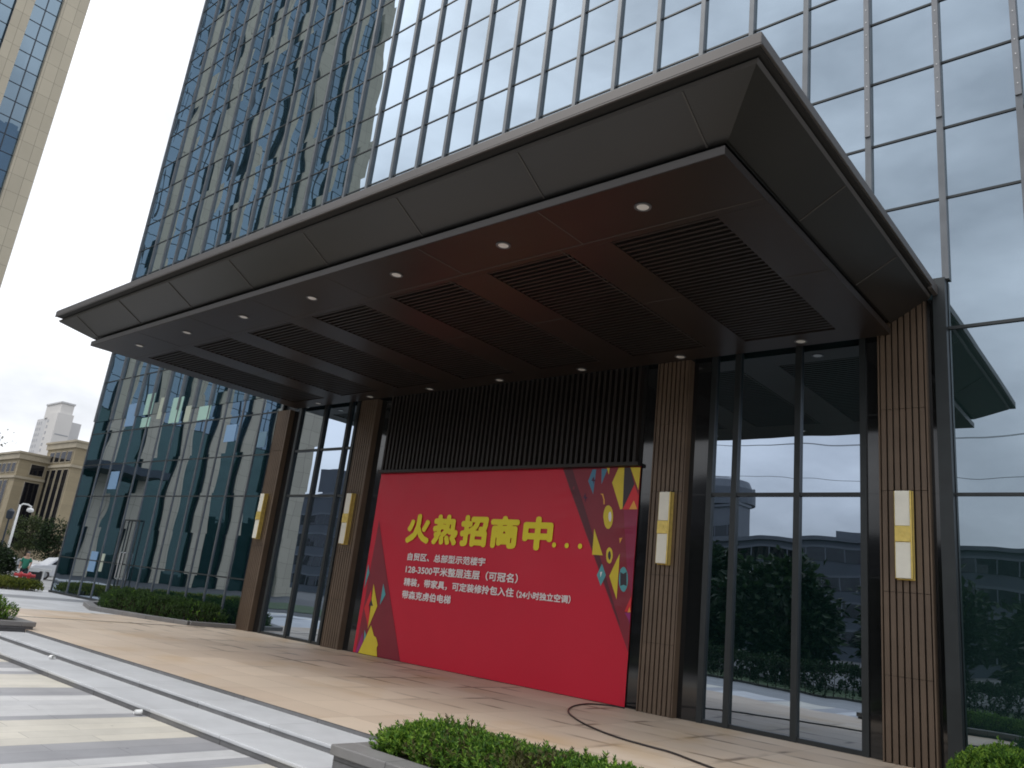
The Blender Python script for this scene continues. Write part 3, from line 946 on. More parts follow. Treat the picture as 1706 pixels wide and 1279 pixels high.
def drape(pts2, faces, lay):
    return [(x, -0.06 + wr(x, z) - lay, z) for x, z in pts2], faces


def flat_shape(name, poly, mat, lay):
    """a printed shape: filled outline, cut fine enough to follow the vinyl"""
    bm = bmesh.new()
    poly = [(min(max(x, X0 + .004), X1 - .004), min(max(z, Z0 + .004), Z1 - .004)) for x, z in poly]
    vs = [bm.verts.new((x, 0, z)) for x, z in poly]
    try:
        bm.faces.new(vs)
    except ValueError:
        bm.free()
        return None
    bmesh.ops.triangulate(bm, faces=bm.faces[:])
    for _ in range(6):
        es = [e for e in bm.edges if e.calc_length() > 0.13]
        if not es:
            break
        bmesh.ops.subdivide_edges(bm, edges=es, cuts=1)
        bmesh.ops.triangulate(bm, faces=bm.faces[:])
    for v in bm.verts:
        v.co.y = -0.06 + wr(v.co.x, v.co.z) - lay
    for f in bm.faces:
        f.normal_update()
        if f.normal.y > 0:
            f.normal_flip()
    me = bpy.data.meshes.new(name)
    bm.to_mesh(me)
    bm.free()
    me.materials.append(mat)
    o = bpy.data.objects.new(name, me)
    COL.objects.link(o)
    o.parent = ban
    o.matrix_parent_inverse = Matrix.Translation(-ban.location)
    return o


for i, (c, pts) in enumerate(DECOR):
    flat_shape(SHAPE.get(c, 'printed_shape'), pts, M['dc_' + c], 0.006 + 0.0003 * i)

M['ink_yellow'] = plain('yellow_ink', (0.80, 0.68, 0.02), 0.45)
M['ink_white'] = plain('white_ink', (0.82, 0.78, 0.77), 0.45)


def lettering(name, text, x0, x1, z0, z1, mat, bold=0.0, y=-0.082):
    cu_ = bpy.data.curves.new(name, 'FONT')
    cu_.body = text
    cu_.size = 1.0
    cu_.resolution_u = 3
    tmp = bpy.data.objects.new(name, cu_)
    COL.objects.link(tmp)
    dg = bpy.context.evaluated_depsgraph_get()
    me = bpy.data.meshes.new_from_object(tmp.evaluated_get(dg))
    bpy.data.objects.remove(tmp)
    xs = [v.co.x for v in me.vertices]
    ys = [v.co.y for v in me.vertices]
    ax, bx, ay, by = min(xs), max(xs), min(ys), max(ys)
    x0, x1, z0, z1 = x0 + bold, x1 - bold, z0 + bold, z1 - bold
    pts = [(x0 + (v.co.x - ax) / (bx - ax) * (x1 - x0), z0 + (v.co.y - ay) / (by - ay) * (z1 - z0)) for v in me.vertices]
    fs = [tuple(p.vertices) for p in me.polygons]
    bpy.data.meshes.remove(me)
    mb = MB()
    st_ = [(0, 0)] + [(bold * math.cos(q * math.pi / 4), bold * math.sin(q * math.pi / 4)) for q in range(8)]
    for k, (dx, dz) in enumerate(st_):      # heavier strokes: the outline laid down again around itself
        mb.add([(px + dx, y - .0002 * k, pz + dz) for px, pz in pts], fs)
    return mb.build(name, mat, ban)


for ch, x0, x1 in (('火', -14.49, -13.66), ('热', -13.58, -12.75), ('招', -12.68, -11.84), ('商', -11.77, -10.94), ('中', -10.83, -10.03)):
    lettering('headline_character', ch, x0, x1, 2.67, 3.37, M['ink_yellow'], 0.041)
for x in (-9.97, -9.65, -9.32):
    flat_shape('headline_dot', [(x + .052 * math.cos(t * math.pi / 8), 2.80 + .052 * math.sin(t * math.pi / 8)) for t in range(16)], M['ink_yellow'], 0.022)
lettering('small_print_line', '自贸区、总部型示范楼宇', -14.31, -11.80, 2.27, 2.45, M['ink_white'], 0.0055)
lettering('small_print_line', '128-3500平米整层连层（可冠名）', -14.31, -10.83, 1.97, 2.17, M['ink_white'], 0.0055)
lettering('small_print_line', '精装，带家具，可定装修拎包入住', -14.31, -10.90, 1.68, 1.87, M['ink_white'], 0.0055)
lettering('small_print_line', '（24小时独立空调）', -10.82, -9.43, 1.68, 1.84, M['ink_white'], 0.0045)
lettering('small_print_line', '带森克虏伯电梯', -14.31, -12.70, 1.39, 1.58, M['ink_white'], 0.0055)

# ================================================================== CANOPY
can = thing('entrance_canopy', 'broad dark bronze flat canopy with stepped edge and coffered underside over the entrance', 'canopy', (-11.7, -3.4, 6.4))
YW = -0.16          # the canopy dies into the wall here


def ring(mb, a, b):
    """strips joining two three-sided loops (xl, xr, yf, z)"""
    A = [(a[0], YW, a[3]), (a[0], a[2], a[3]), (a[1], a[2], a[3]), (a[1], YW, a[3])]
    B = [(b[0], YW, b[3]), (b[0], b[2], b[3]), (b[1], b[2], b[3]), (b[1], YW, b[3])]
    for i in range(3):
        mb.quad(A[i], A[i + 1], B[i + 1], B[i])


xl, xr = -20.68, -2.763
fas = MB()
fas.box(xl, xr, -6.907, YW, 7.022, 7.149).box(xl, xr, -6.907, -6.880, 7.000, 7.0215)
fas.build('roof_slab', M['fascia'], can, bevel=.006)
MB().box(xl + .02, xr - .02, -6.887, YW, 7.150, 7.17).build('roof_sheet', M['alu_dark'], can)
MB().box(xl + .03, xr - .03, -6.877, YW, 7.006, 7.021).box(xl + .30, xr - .30, -6.60, YW, 6.90, 7.005).build('recess_shade', M['shadowgap'], can)  # black plates paint the deep shade of the gap under the slab
slope = MB()
LIP = (-20.83, -2.858, -6.76, 6.984)
LIPb = (-20.80, -2.885, -6.735, 6.945)
INN = (-20.06, -3.46, -6.13, 6.60)
ring(slope, LIPb, INN)
ring(slope, (LIP[0] + .3, LIP[1] - .3, LIP[2] + .3, 6.98), (INN[0] + .05, INN[1] - .05, INN[2] + .05, 6.62))
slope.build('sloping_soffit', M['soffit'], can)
lip = MB()
ring(lip, LIP, LIPb)
ring(lip, (LIP[0] + .3, LIP[1] - .3, LIP[2] + .3, 6.984), LIP)
lip.build('soffit_lip', M['fascia'], can)
MB().box(-19.9, -3.6, -6.05, YW, 6.53, 6.90).build('recess_shade', M['shadowgap'], can)  # black block paints the dark of the gap above the ceiling slab
# joints on the slope
for i in range(8):
    xj = -20.1 + i * 2.292 + 0.35
    MB().obox(((xj), -6.43, 6.766), (.009, 0, 0), (0, .30, -.171), (0, .003, .006)).build('joint', M['joint'], can)
for yj in (-1.9, -4.1):
    MB().obox((-3.175, yj, 6.766), (.285, 0, .171), (0, .009, 0), (.003, 0, -.006)).build('joint', M['joint'], can)
# stepped ceiling slab with seven coffers
SL, SR, SF, SZ, ST = -20.036, -3.471, -6.172, 6.413, 6.525
KX = [(-19.45 + 2.292 * i, -17.90 + 2.292 * i) for i in range(7)]
YF, YB = -5.004, -0.72
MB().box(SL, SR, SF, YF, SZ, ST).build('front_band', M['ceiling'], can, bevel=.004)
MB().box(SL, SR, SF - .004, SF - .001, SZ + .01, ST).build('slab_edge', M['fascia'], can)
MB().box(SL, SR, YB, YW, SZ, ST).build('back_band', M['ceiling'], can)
edges = [SL] + [v for p in KX for v in p] + [SR]
for i in range(0, len(edges), 2):
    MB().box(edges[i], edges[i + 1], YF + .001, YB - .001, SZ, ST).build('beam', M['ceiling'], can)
for a, b_ in KX:
    lv = MB()
    y = YF + .03
    while y < YB - .05:
        lv.box(a, b_, y, y + .045, SZ + .012, SZ + .10)
        y += .115
    lv.build('louvre', M['slat'], can)
jl = MB()
jl.box(SL + .02, SR - .02, YF - .13, YF - .115, SZ - .004, SZ - .001)
for i in range(8):
    xm = (edges[2 * i] + edges[2 * i + 1]) / 2
    if 0 < i < 7:
        jl.box(xm - .006, xm + .006, SF + .02, YF - .131, SZ - .004, SZ - .001)
    e2 = edges[2 * i + 1] if i == 0 else edges[2 * i]
    e2 = min(max(e2, SL + .1), SR - .1)
    jl.box(e2 - .05 if i else e2 + .03, e2 - .038 if i else e2 + .042, YF - .1, YB, SZ - .004, SZ - .001) if 0 < i < 7 else None
    jl.box(edges[2 * i] + .03, edges[2 * i + 1] - .03, -2.95, -2.938, SZ - .0045, SZ - .0012)
jl.build('joint', M['joint'], can)
spots = [(-18.567 + 2.292 * i, -5.628) for i in range(7)] + [(-4.844 - 2.3 * i, -0.40) for i in range(7)]
first = None
for x, y in spots:
    if first is None:
        rim = MB()
        rim.lathe([(.070, SZ - .001), (.108, SZ - .001), (.108, SZ - .012), (.095, SZ - .018), (.078, SZ - .014), (.07, SZ - .001)], 0, 0, 24)
        o = rim.build('downlight', M['alu'], can)
        MB().lathe([(.0, SZ - .004), (.076, SZ - .004), (.076, SZ - .010), (.0, SZ - .011)], 0, 0, 24).build('lens', M['lampglass'], o)
        first = o
    else:
        o = copy_tree(first, can)
    o.location = (x, y, 0)
MB().box(-2.83, -2.765, -0.5, YW, 6.985, 7.02).build('wall_bracket', M['fascia'], can)

# ================================================================== CABLE AND LITTER
def smooth_path(pts, k=6):
    o = []
    P = [pts[0]] + pts + [pts[-1]]
    for i in range(1, len(P) - 2):
        for j in range(k):
            t = j / k
            a, b, c, d = (Vector(P[i + q]) for q in (-1, 0, 1, 2))
            o.append(0.5 * ((2 * b) + (c - a) * t + (2 * a - 5 * b + 4 * c - d) * t * t + (3 * b - a - 3 * c + d) * t ** 3))
    o.append(Vector(P[-2]))
    return o


cab = [(-7.95, -.22), (-8.196, -.25), (-8.42, -.64), (-8.25, -1.35), (-7.817, -2.08), (-7.319, -2.59), (-6.731, -3.04), (-6.068, -3.38), (-5.515, -3.504), (-5.135, -3.575), (-4.59, -3.853), (-3.6, -4.3), (-2.2, -4.5)]
tag(MB().tube(smooth_path([(x, y, .014) for x, y in cab]), 0.013, 8).build('cable', M['cable'], smooth=True),
    'thin dark cable looping across the beige platform in front of the banner', 'cable')
for x, y, z, lb, an in ((-14.10, -7.52, -.132, 'crumpled white paper cup lying on the lower step tread, the farther of the two', .4),
                        (-9.72, -8.10, -.222, 'crumpled white paper cup on the plaza at the foot of the lowest riser', 1.3)):
    c = MB()
    n = 12
    ring_ = []
    for k, (r_, h) in enumerate(((.026, 0), (.030, .03), (.036, .06), (.040, .085), (.038, .085), (.030, .01))):
        for q in range(n):
            w = 2 * math.pi * q / n
            rr = r_ * (1 + .18 * math.sin(2 * w + k))
            px, py, pz = h - .04, rr * math.cos(w), rr * math.sin(w) * .8 + .033
            c.v.append((x + px * math.cos(an) - py * math.sin(an), y + px * math.sin(an) + py * math.cos(an), z + pz))
    for k in range(5):
        for q in range(n):
            c.f.append((k * n + q, k * n + (q + 1) % n, (k + 1) * n + (q + 1) % n, (k + 1) * n + q))
    c.f.append(tuple(range(n)))
    tag(c.build('paper_cup', M['paper_white'], smooth=True), lb, 'paper cup', 'paper cups on the steps')

# ================================================================== PLANTING
RG = random.Random(11)


def leaf(mb, p, d, up, L_, w):
    """one pointed leaf folded a little along its rib"""
    d = d.normalized()
    s = d.cross(up)
    if s.length < 1e-3:
        s = d.cross(Vector((1, 0, 0)))
    s.normalize()
    nrm = s.cross(d)
    mid = p + d * L_ * .5
    mb.add([p, mid + s * w + nrm * w * .4, p + d * L_, mid - s * w + nrm * w * .4], [(0, 1, 2), (0, 2, 3)])


def sprig(mb, p, d, n, L_, w, rg):
    d = d.normalized()
    a = d.cross(Vector((.31, .52, .79))).normalized()
    b = d.cross(a)
    for i in range(n):
        t = i / n
        w_ = i * 2.4 + rg.random()
        out = a * math.cos(w_) + b * math.sin(w_)
        q = p + d * (t * L_ * 1.6)
        dd = (out * (1.0 - .55 * t) + d * (.45 + .7 * t))
        leaf(mb, q, dd, d, L_ * (1.1 - .4 * t) * rg.uniform(.8, 1.15), w)


def hedge(name, label, cat, inside, bbox, h, dens, L_, mats, group=None, seed=1, z0=0.0, core=True, lump=1.6, amp=.22, nleaf=8):
    """sprigs over the top and sides of a clipped bed; inside(x, y) -> distance to its edge, > 0 inside"""
    rg = random.Random(seed)
    x0, x1, y0, y1 = bbox
    t = thing(name, label, cat, ((x0 + x1) / 2, (y0 + y1) / 2, z0), group)
    meshes = [MB() for _ in mats]

    def top(x, y):
        e = inside(x, y)
        rnd = min(1, max(0, e / .28)) ** .5
        return z0 + h * (.45 + .55 * rnd) * (1 + amp * (mnoise.noise(Vector((x * lump, y * lump, seed * 3.7))) + .5 * mnoise.noise(Vector((x * lump * 3, y * lump * 3, seed)))))
    area = (x1 - x0) * (y1 - y0)
    for _ in range(int(area * dens * 1.9)):
        x, y = rg.uniform(x0, x1), rg.uniform(y0, y1)
        e = inside(x, y)
        if e <= 0:
            continue
        tp = top(x, y)
        side = e < .16
        z = rg.uniform(z0 + .03, tp) if side or rg.random() < .25 else tp - abs(rg.gauss(0, .05)) - .02 + (rg.uniform(.02, .09) if rg.random() < .07 else 0)
        ex = (inside(x + .03, y) - inside(x - .03, y))
        ey = (inside(x, y + .03) - inside(x, y - .03))
        o = Vector((-ex, -ey, 0)) * (14 if side else 2)
        d = Vector((rg.gauss(0, .45), rg.gauss(0, .45), 1.0)) + o * .6
        k = 0
        if len(mats) > 1:
            v = mnoise.noise(Vector((x * 1.3, y * 1.3, 5.5 + seed))) + rg.gauss(0, .25) - .6
            k = 1 if v > 0 else 0
        sprig(meshes[k], Vector((x, y, z)), d, nleaf, L_, L_ * .2, rg)
    for mb, mt in zip(meshes, mats):
        if mb.f:
            mb.build('foliage', M[mt], t)
    if core:
        cm = MB()
        st_ = max(.16, (x1 - x0) / 60)
        nx_, ny_ = max(2, int((x1 - x0) / st_)), max(2, int((y1 - y0) / st_))
        for i in range(nx_):
            for j in range(ny_):
                x, y = x0 + (i + .5) * (x1 - x0) / nx_, y0 + (j + .5) * (y1 - y0) / ny_
                if inside(x, y) > .14:
                    hw, hh = (x1 - x0) / nx_ / 2, (y1 - y0) / ny_ / 2
                    zt = top(x, y) - .10
                    cm.tube([(x, y, z0), (x + rg.uniform(-.05, .05), y + rg.uniform(-.05, .05), max(z0 + .05, zt))], [.018, .008], 5)
        cm.build('stems', M['bark'], t)
        sl_ = MB()
        for i in range(nx_):
            for j in range(ny_):
                x, y = x0 + (i + .5) * (x1 - x0) / nx_, y0 + (j + .5) * (y1 - y0) / ny_
                if inside(x, y) > .02:
                    hw, hh = (x1 - x0) / nx_ / 2, (y1 - y0) / ny_ / 2
                    sl_.quad((x - hw, y - hh, z0 + .012), (x + hw, y - hh, z0 + .012), (x + hw, y + hh, z0 + .012), (x - hw, y + hh, z0 + .012))
        sl_.build('soil', M['soil'], t)
    return t


def rect_in(x0, x1, y0, y1):
    return lambda x, y: min(x - x0, x1 - x, y - y0, y1 - y)


def planter(label, x0, x1, y0, y1, z, zb, group):
    t = thing('stone_planter', label, 'planter', ((x0 + x1) / 2, (y0 + y1) / 2, zb), group)
    w = .26
    MB().box(x0 + .03, x1 - .03, y0 + .03, y0 + w, zb, z - .09).box(x0 + .03, x1 - .03, y1 - w, y1 - .03, zb, z - .09) \
        .box(x0 + .03, x0 + w, y0 + w, y1 - w, zb, z - .09).box(x1 - w, x1 - .03, y0 + w, y1 - w, zb, z - .09).build('planter_wall', M['planter_stone'], t)
    MB().box(x0, x1, y0, y0 + w, z - .088, z).box(x0, x1, y1 - w, y1, z - .088, z) \
        .box(x0, x0 + w, y0 + w, y1 - w, z - .088, z).box(x1 - w, x1, y0 + w, y1 - w, z - .088, z).build('coping', M['curb'], t, bevel=.01)
    return t


planter('long grey stone planter at the right end of the steps, in the foreground', -6.16, 3.2, -8.02, -6.55, .13, -.3, 'stone planters beside the steps')
hedge('hedge', 'bright green clipped shrubs with reddish tips in the foreground planter', 'hedge', rect_in(-5.95, 2.9, -7.72, -6.82), (-5.95, 2.9, -7.72, -6.82), .29, 800, .05,
      ['leaf_bright', 'leaf_brown'], seed=2, z0=.06, nleaf=9, amp=.11)
planter('grey stone planter at the far left end of the steps, cut by the frame', -24.5, -17.55, -8.1, -6.62, .14, -.3, 'stone planters beside the steps')
hedge('hedge', 'small green hedge in the planter at the far left end of the steps', 'hedge', rect_in(-24.2, -17.85, -7.8, -6.9), (-24.2, -17.85, -7.8, -6.9), .42, 330, .055,
      ['leaf_bright'], seed=3, z0=.06)
# bed along the low glass wall, inside a granite kerb
kerb = [(-28.9, -.35), (-26.9, -1.9), (-24.8, -2.55), (-22.7, -2.02), (-21.25, -1.42), (-21.05, -.12)]
kt = MB()
for i in range(len(kerb) - 1):
    a, b = Vector((*kerb[i], 0)), Vector((*kerb[i + 1], 0))
    d = (b - a).normalized()
    nn = Vector((-d.y, d.x, 0)) * .13
    kt.prism([(a - nn - d * .02).xy[:], (b - nn + d * .02).xy[:], (b + nn + d * .02).xy[:], (a + nn - d * .02).xy[:]], -.1, .115 - i * .0015)
tag(kt.build('garden_kerb', M['curb'], bevel=.012), 'grey granite kerb round the planting bed below the low glass wall', 'kerb')


def poly_in(poly):
    def f(x, y):
        ins, dm = False, 1e9
        for i in range(len(poly)):
            (ax, ay), (bx, by) = poly[i], poly[(i + 1) % len(poly)]
            if (ay > y) != (by > y) and x < (bx - ax) * (y - ay) / (by - ay) + ax:
                ins = not ins
            t = max(0, min(1, ((x - ax) * (bx - ax) + (y - ay) * (by - ay)) / ((bx - ax) ** 2 + (by - ay) ** 2)))
            dm = min(dm, math.hypot(x - ax - t * (bx - ax), y - ay - t * (by - ay)))
        return dm if ins else -dm
    return f


bed = poly_in([(-28.4, -.25), (-26.7, -1.65), (-24.8, -2.3), (-22.8, -1.78), (-21.4, -1.25), (-21.3, -.25)])
hedge('hedge', 'low dark green hedge in the kerbed bed against the low glass wall', 'hedge', bed, (-28.4, -21.3, -2.3, -.25), .52, 300, .07, ['leaf_mid', 'leaf_bright'], seed=4, z0=0.0, amp=.2)
planter('stone planter by the glass to the right of the nearest column', -2.55, 6.5, -3.3, -.5, .14, -.1, 'stone planters beside the steps')
hedge('hedge', 'bright green shrub tips in the bottom right corner beside the nearest column', 'hedge', rect_in(-2.30, 6.2, -3.1, -.75), (-2.30, 6.2, -3.1, -.75), .46, 420, .055,
      ['leaf_bright'], seed=5, z0=.06, amp=.2)
hedge('hedge', 'yellow green hedge along the pavement beyond the tower corner at far left', 'hedge', rect_in(-36.6, -34.5, -9.0, -.55), (-36.6, -34.5, -9.0, -.55), .34, 220, .08,
      ['leaf_yellow'], seed=6, z0=-.08, amp=.25)
hedge('hedge', 'long dark hedge behind the plaza, opposite the entrance', 'hedge', rect_in(-26, 14, -17.6, -16.1), (-26, 14, -17.6, -16.1), .9, 60, .15, ['leaf_dark'], seed=8, z0=-.25, amp=.2, nleaf=8)


def tree(name, label, cat, x, y, z0, h, r, mat, seed, group=None, clumps=26, leaves=70, L_=.16, trunk=.09, low=.35, sparse=1.0):
    rg = random.Random(seed)
    t = thing(name, label, cat, (x, y, z0), group)
    tr, fo = MB(), MB()
    top = Vector((x + rg.uniform(-.1, .1) * r, y + rg.uniform(-.1, .1) * r, z0 + h * .8))
    base = Vector((x, y, z0 - .05))
    bend = Vector((rg.uniform(-.12, .12), rg.uniform(-.12, .12), 0)) * r
    stem = [base.lerp(top, k / 5) + bend * math.sin(k / 5 * math.pi) for k in range(6)]
    tr.tube(stem, [trunk * (1.25 - k * .2) for k in range(6)], 8)
    cz = z0 + h * (low + 1) / 2
    hz = h * (1 - low) / 2
    for _ in range(clumps):
        u = Vector((rg.gauss(0, 1), rg.gauss(0, 1), rg.gauss(0, 1))).normalized()
        rr = rg.uniform(.45, 1.0) ** .6
        c = Vector((x + u.x * r * rr, y + u.y * r * rr, cz + u.z * hz * rr))
        k = rg.uniform(.35, .8)
        a = stem[0].lerp(stem[-1], k)
        midp = a.lerp(c, .5) + Vector((0, 0, -.06 * h * rg.random()))
        tr.tube([a, midp, c], [trunk * .38, trunk * .22, trunk * .07], 5)
        cr_ = r * rg.uniform(.22, .42)
        for _ in range(int(leaves * sparse)):
            v = Vector((rg.gauss(0, .5), rg.gauss(0, .5), rg.gauss(0, .38)))
            p = c + v * cr_
            d = v.normalized() + Vector((rg.gauss(0, .5), rg.gauss(0, .5), rg.gauss(0, .4)))
            leaf(fo, p, d, Vector((rg.gauss(0, 1), rg.gauss(0, 1), 1.2)), L_ * rg.uniform(.7, 1.3), L_ * .28)
    tr.build('trunk', M['bark'], t, smooth=True)
    fo.build('crown', M[mat], t)
    return t


tree('young_tree', 'small light green tree beside the white lamp post at far left', 'tree', -66, 8.9, -.25, 4.1, 1.15, 'leaf_olive', 21, clumps=30, leaves=90, L_=.2)
tree('young_tree', 'dark olive tree at far left, partly hidden by the tower corner', 'tree', -63, 9.9, -.25, 4.2, 1.5, 'leaf_dark', 22, clumps=36, leaves=90, L_=.2, low=.25)
tree('street_tree', 'tall thin twiggy tree whose top pokes in at the left edge', 'tree', -64, 2.6, -.25, 10.2, 2.6, 'leaf_olive', 23, clumps=46, leaves=16, L_=.2, trunk=.13, low=.5)
tree('street_tree', 'mid green tree behind the black lamp at the left edge', 'tree', -78, 6.5, -.25, 5.5, 2.2, 'leaf_mid', 24, clumps=40, leaves=90, L_=.24)
tree('round_bush', 'big round dark bush at the left edge behind the yellow green hedge', 'bush', -45.5, .55, -.2, 1.7, 1.05, 'leaf_dark', 25, clumps=60, leaves=120, L_=.13, trunk=.05, low=.0)
# trees across the plaza that the facade mirrors
gk = 'trees standing across the plaza from the entrance'
for i, (x, y, h, r) in enumerate([(-27, -24, 5.4, 2.3), (-20.5, -27, 5.9, 2.5), (-15, -23.5, 5.0, 2.2), (-9.5, -26, 5.6, 2.4), (-4, -24, 4.8, 2.1), (2.5, -26, 5.5, 2.3), (8.5, -24, 5.2, 2.2)]):
    ordn = ['first', 'second', 'third', 'fourth', 'fifth', 'sixth', 'seventh'][i]
    tree('plaza_tree', ordn + ' tree from the left in the dark row mirrored in the entrance glass', 'tree', x, y, -.28, h, r, 'leaf_dark', 30 + i, gk, clumps=60, leaves=110, L_=.42, low=.05)

# ================================================================== STONE OFFICE TOWER (far left, and mirrored in the facade)
TX, TY1 = -76.3, 4.73
ot = thing('stone_office_tower', 'tall beige stone office tower with blue window strips at the top left corner', 'building', (TX - 12, -17, -.3))
H_ = 96.0
y = TY1
spans = [('p', 1.98)] + [s for _ in range(11) for s in (('w', 2.136), ('p', 1.298))] + [('w', 2.136), ('p', 1.98)]
MB().box(TX - 26, TX - .8, TY1 - sum(s[1] for s in spans) + .05, TY1 - .05, -.3, H_ - .1).build('core_wall', M['blue_frame'], ot)
for kind_, w in spans:
    if kind_ == 'p':
        pr_ = MB().box(TX - (.16 if w < 1.9 else 26), TX, y - w, y, -.3, H_).build('stone_pier', M['stone_pier'], ot)
        if w < 1.9:
            MB().box(TX - .75, TX - .161, y - w + .02, y - .02, -.3, H_).build('side_panel', M['blue_frame'], pr_)
    else:
        f = MB().box(TX - .7, TX - .6, y - w + .002, y - .002, 15.0, H_ - .3).build('window_strip', M['blue_glass'], ot)
        fr = MB().box(TX - .599, TX - .55, y - w / 2 - .045, y - w / 2 + .045, 15.0, H_ - .3)
        z = 15.0
        while z < H_ - 1:
            fr.box(TX - .599, TX - .56, y - w + .002, y - .002, z - .03, z + .03)
            z += 1.65
        fr.build('frame', M['blue_frame'], f)
        MB().box(TX - .75, TX - .65, y - w + .01, y - .01, -.3, 14.98).build('lobby_window', M['podium_glass'], ot)
    y -= w
MB().box(TX + .002, TX + 4.5, -21.0, -14.8, 9.0, 9.7).build('door_canopy', M['blue_frame'], ot)
MB().box(TX - 26.2, TX + .25, y - .2, TY1 + .2, H_, H_ + 1.4).build('parapet', M['stone_pier'], ot)

# ================================================================== SANDSTONE OFFICE BLOCKS
def wing(label, xr_, x0, y0, y1, h, ledge, rows_y, side):
    t = thing('sandstone_office', label, 'building', ((xr_ + x0) / 2, (y0 + y1) / 2, -.3), 'sandstone office blocks')
    MB().box(x0, xr_, y0, y1, -.3, h - 1.35).build('wall', M['sandstone'], t)
    MB().box(x0 - .3, xr_ + .3, y0 - .3, y1 + .3, h - 1.349, h - .35).build('cornice', M['trim'], t)
    MB().box(x0 - .5, xr_ + .5, y0 - .5, y1 + .5, h - .348, h).build('roof_edge', M['trim'], t)
    MB().box(x0 - .25, xr_ + .25, y0 - .25, y1 + .25, ledge - .45, ledge).build('ledge', M['trim'], t)
    for x1_, w, z0, z1 in rows_y:
        f = MB().box(x1_ - w - .18, x1_ + .18, y0 - .10, y0 - .001, z0 - .15, z1 + .15).build('window', M['trim'], t)
        MB().box(x1_ - w, x1_, y0 - .13, y0 - .101, z0, z1).build('window_glass', M['dark_window'], f)
    for y1_, w, z0, z1 in side:
        f = MB().box(xr_ + .001, xr_ + .10, y1_ - .15, y1_ + w + .15, z0 - .12, z1 + .12).build('window', M['trim'], t)
        MB().box(xr_ + .101, xr_ + .13, y1_, y1_ + w, z0, z1).build('window_glass', M['dark_window'], f)
    return t


wing('taller sandstone office block, directly left of the glass tower corner', -149.7, -163, 40.1, 66, 21.0, 16.6,
     [(-150.7 - i * 2.75, 1.95, 17.2, 19.0) for i in range(4)] + [(-150.5 - i * 2.85, 1.95, 1.5, 15.7) for i in range(4)],
     [(42.5 + i * 4, 2.6, 17.2, 19.0) for i in range(5)] + [(42.5 + i * 4, 2.6, 1.5, 15.7) for i in range(5)])
wing('lower sandstone office block with a plain corner pier at the left edge', -160.4, -200, 35.1, 62, 18.3, 13.9,
     [(-161.6 - i * 2.6, 1.7, 14.6, 16.2) for i in range(12)] + [(-163.6 - i * 2.5, 1.7, 1.5, 13.0) for i in range(12)],
     [(37.2, 2.2, 14.4, 16.3), (36.9, 2.4, 1.5, 13.0)])

# pale high rise far behind, haze painted into its wall colours
hr = thing('pale_high_rise', 'pale hazy high rise with a stepped crown far behind the sandstone blocks', 'building', (-436, 128, -.3))
MB().box(-451, -433, 125, 140, -.3, 66).build('window_wing', M['tower_grey'], hr)
MB().box(-433, -420, 123.6, 131.0, -.3, 67.5).build('plain_wing', M['tower_white'], hr)
MB().box(-441, -421, 124.5, 130.4, 66, 72.5).build('crown', M['tower_white'], hr)
MB().box(-441.4, -420.6, 124.1, 130.8, 72.5, 73.3).build('crown_rim', M['tower_grey'], hr)
for xw in (-449.5, -447, -444.2, -435.0, -436.6):
    wb = MB()
    z = 6
    while z < 64:
        wb.box(xw - .55, xw + .55, 124.93, 124.999, z, z + 1.5)
        z += 3.0
    wb.build('window_column', M['tower_win'], hr)
for xw in (-431.5, -430.2):
    wb = MB()
    z = 6
    while z < 65:
        wb.box(xw - .4, xw + .4, 123.53, 123.599, z, z + 1.5)
        z += 3.0
    wb.build('window_column', M['tower_win'], hr)
MB().box(-419.995, -419.9, 124.4, 130.6, 56.5, 57.0).build('band', M['tower_win'], hr)

# ================================================================== ACROSS THE STREET (mirrored in the glass)
def street_block(name, label, x0, x1, y0, y1, h, fl, mat='street_wall'):
    t = thing(name, label, 'building', ((x0 + x1) / 2, (y0 + y1) / 2, -.3))
    MB().box(x0, x1, y0, y1, -.3, h).build('wall', M[mat], t)
    MB().box(x0 - .2, x1 + .2, y0 - .2, y1 + .3, h, h + .5).build('roof_edge', M['street_light'], t)
    n = int(h // fl)
    for i in range(n):
        z = i * fl + 1.1
        b_ = MB().box(x0 + .5, x1 - .5, y1 + .001, y1 + .06, z, z + fl * .5).build('window_band', M['dark_window'], t)
        fr_ = MB()
        x = x0 + .5
        while x < x1 - .5:
            fr_.box(x, x + .14, y1 + .061, y1 + .10, z, z + fl * .5)
            x += 2.4
        fr_.build('frame', M['street_light'], b_)
        MB().box(x0 + .2, x1 - .2, y1 + .001, y1 + .12, z + fl * .5 + .02, z + fl * .5 + .3).build('pale_band', M['street_light'], t)
    return t


b = street_block('long_office_block', 'long dark four storey block across the street, mirrored in the right hand lobby window', -78, 40, -108, -90, 13.6, 3.3)
MB().box(-37, -27, -104, -95, 14.1, 15.6).build('roof_house', M['street_light'], b)
b = street_block('corner_tower_block', 'taller grey block with a rounded rooftop drum, mirrored at the lobby window edge', -100, -66.5, -134, -128, 24.5, 3.6, 'street_light')
MB().lathe([(7.0, 25.6), (7.0, 29.0), (6.2, 30.6), (3.5, 31.6), (.2, 32.0)], -74, -136, 28).build('drum', M['street_light'], b)
b = street_block('stepped_grey_block', 'stepped grey blue block mirrored in the left hand lobby window', -140, -96, -98, -76, 17.0, 3.5)
MB().box(-128, -104, -96, -78, 17.5, 22.5).build('upper_storey', M['street_wall'], b)

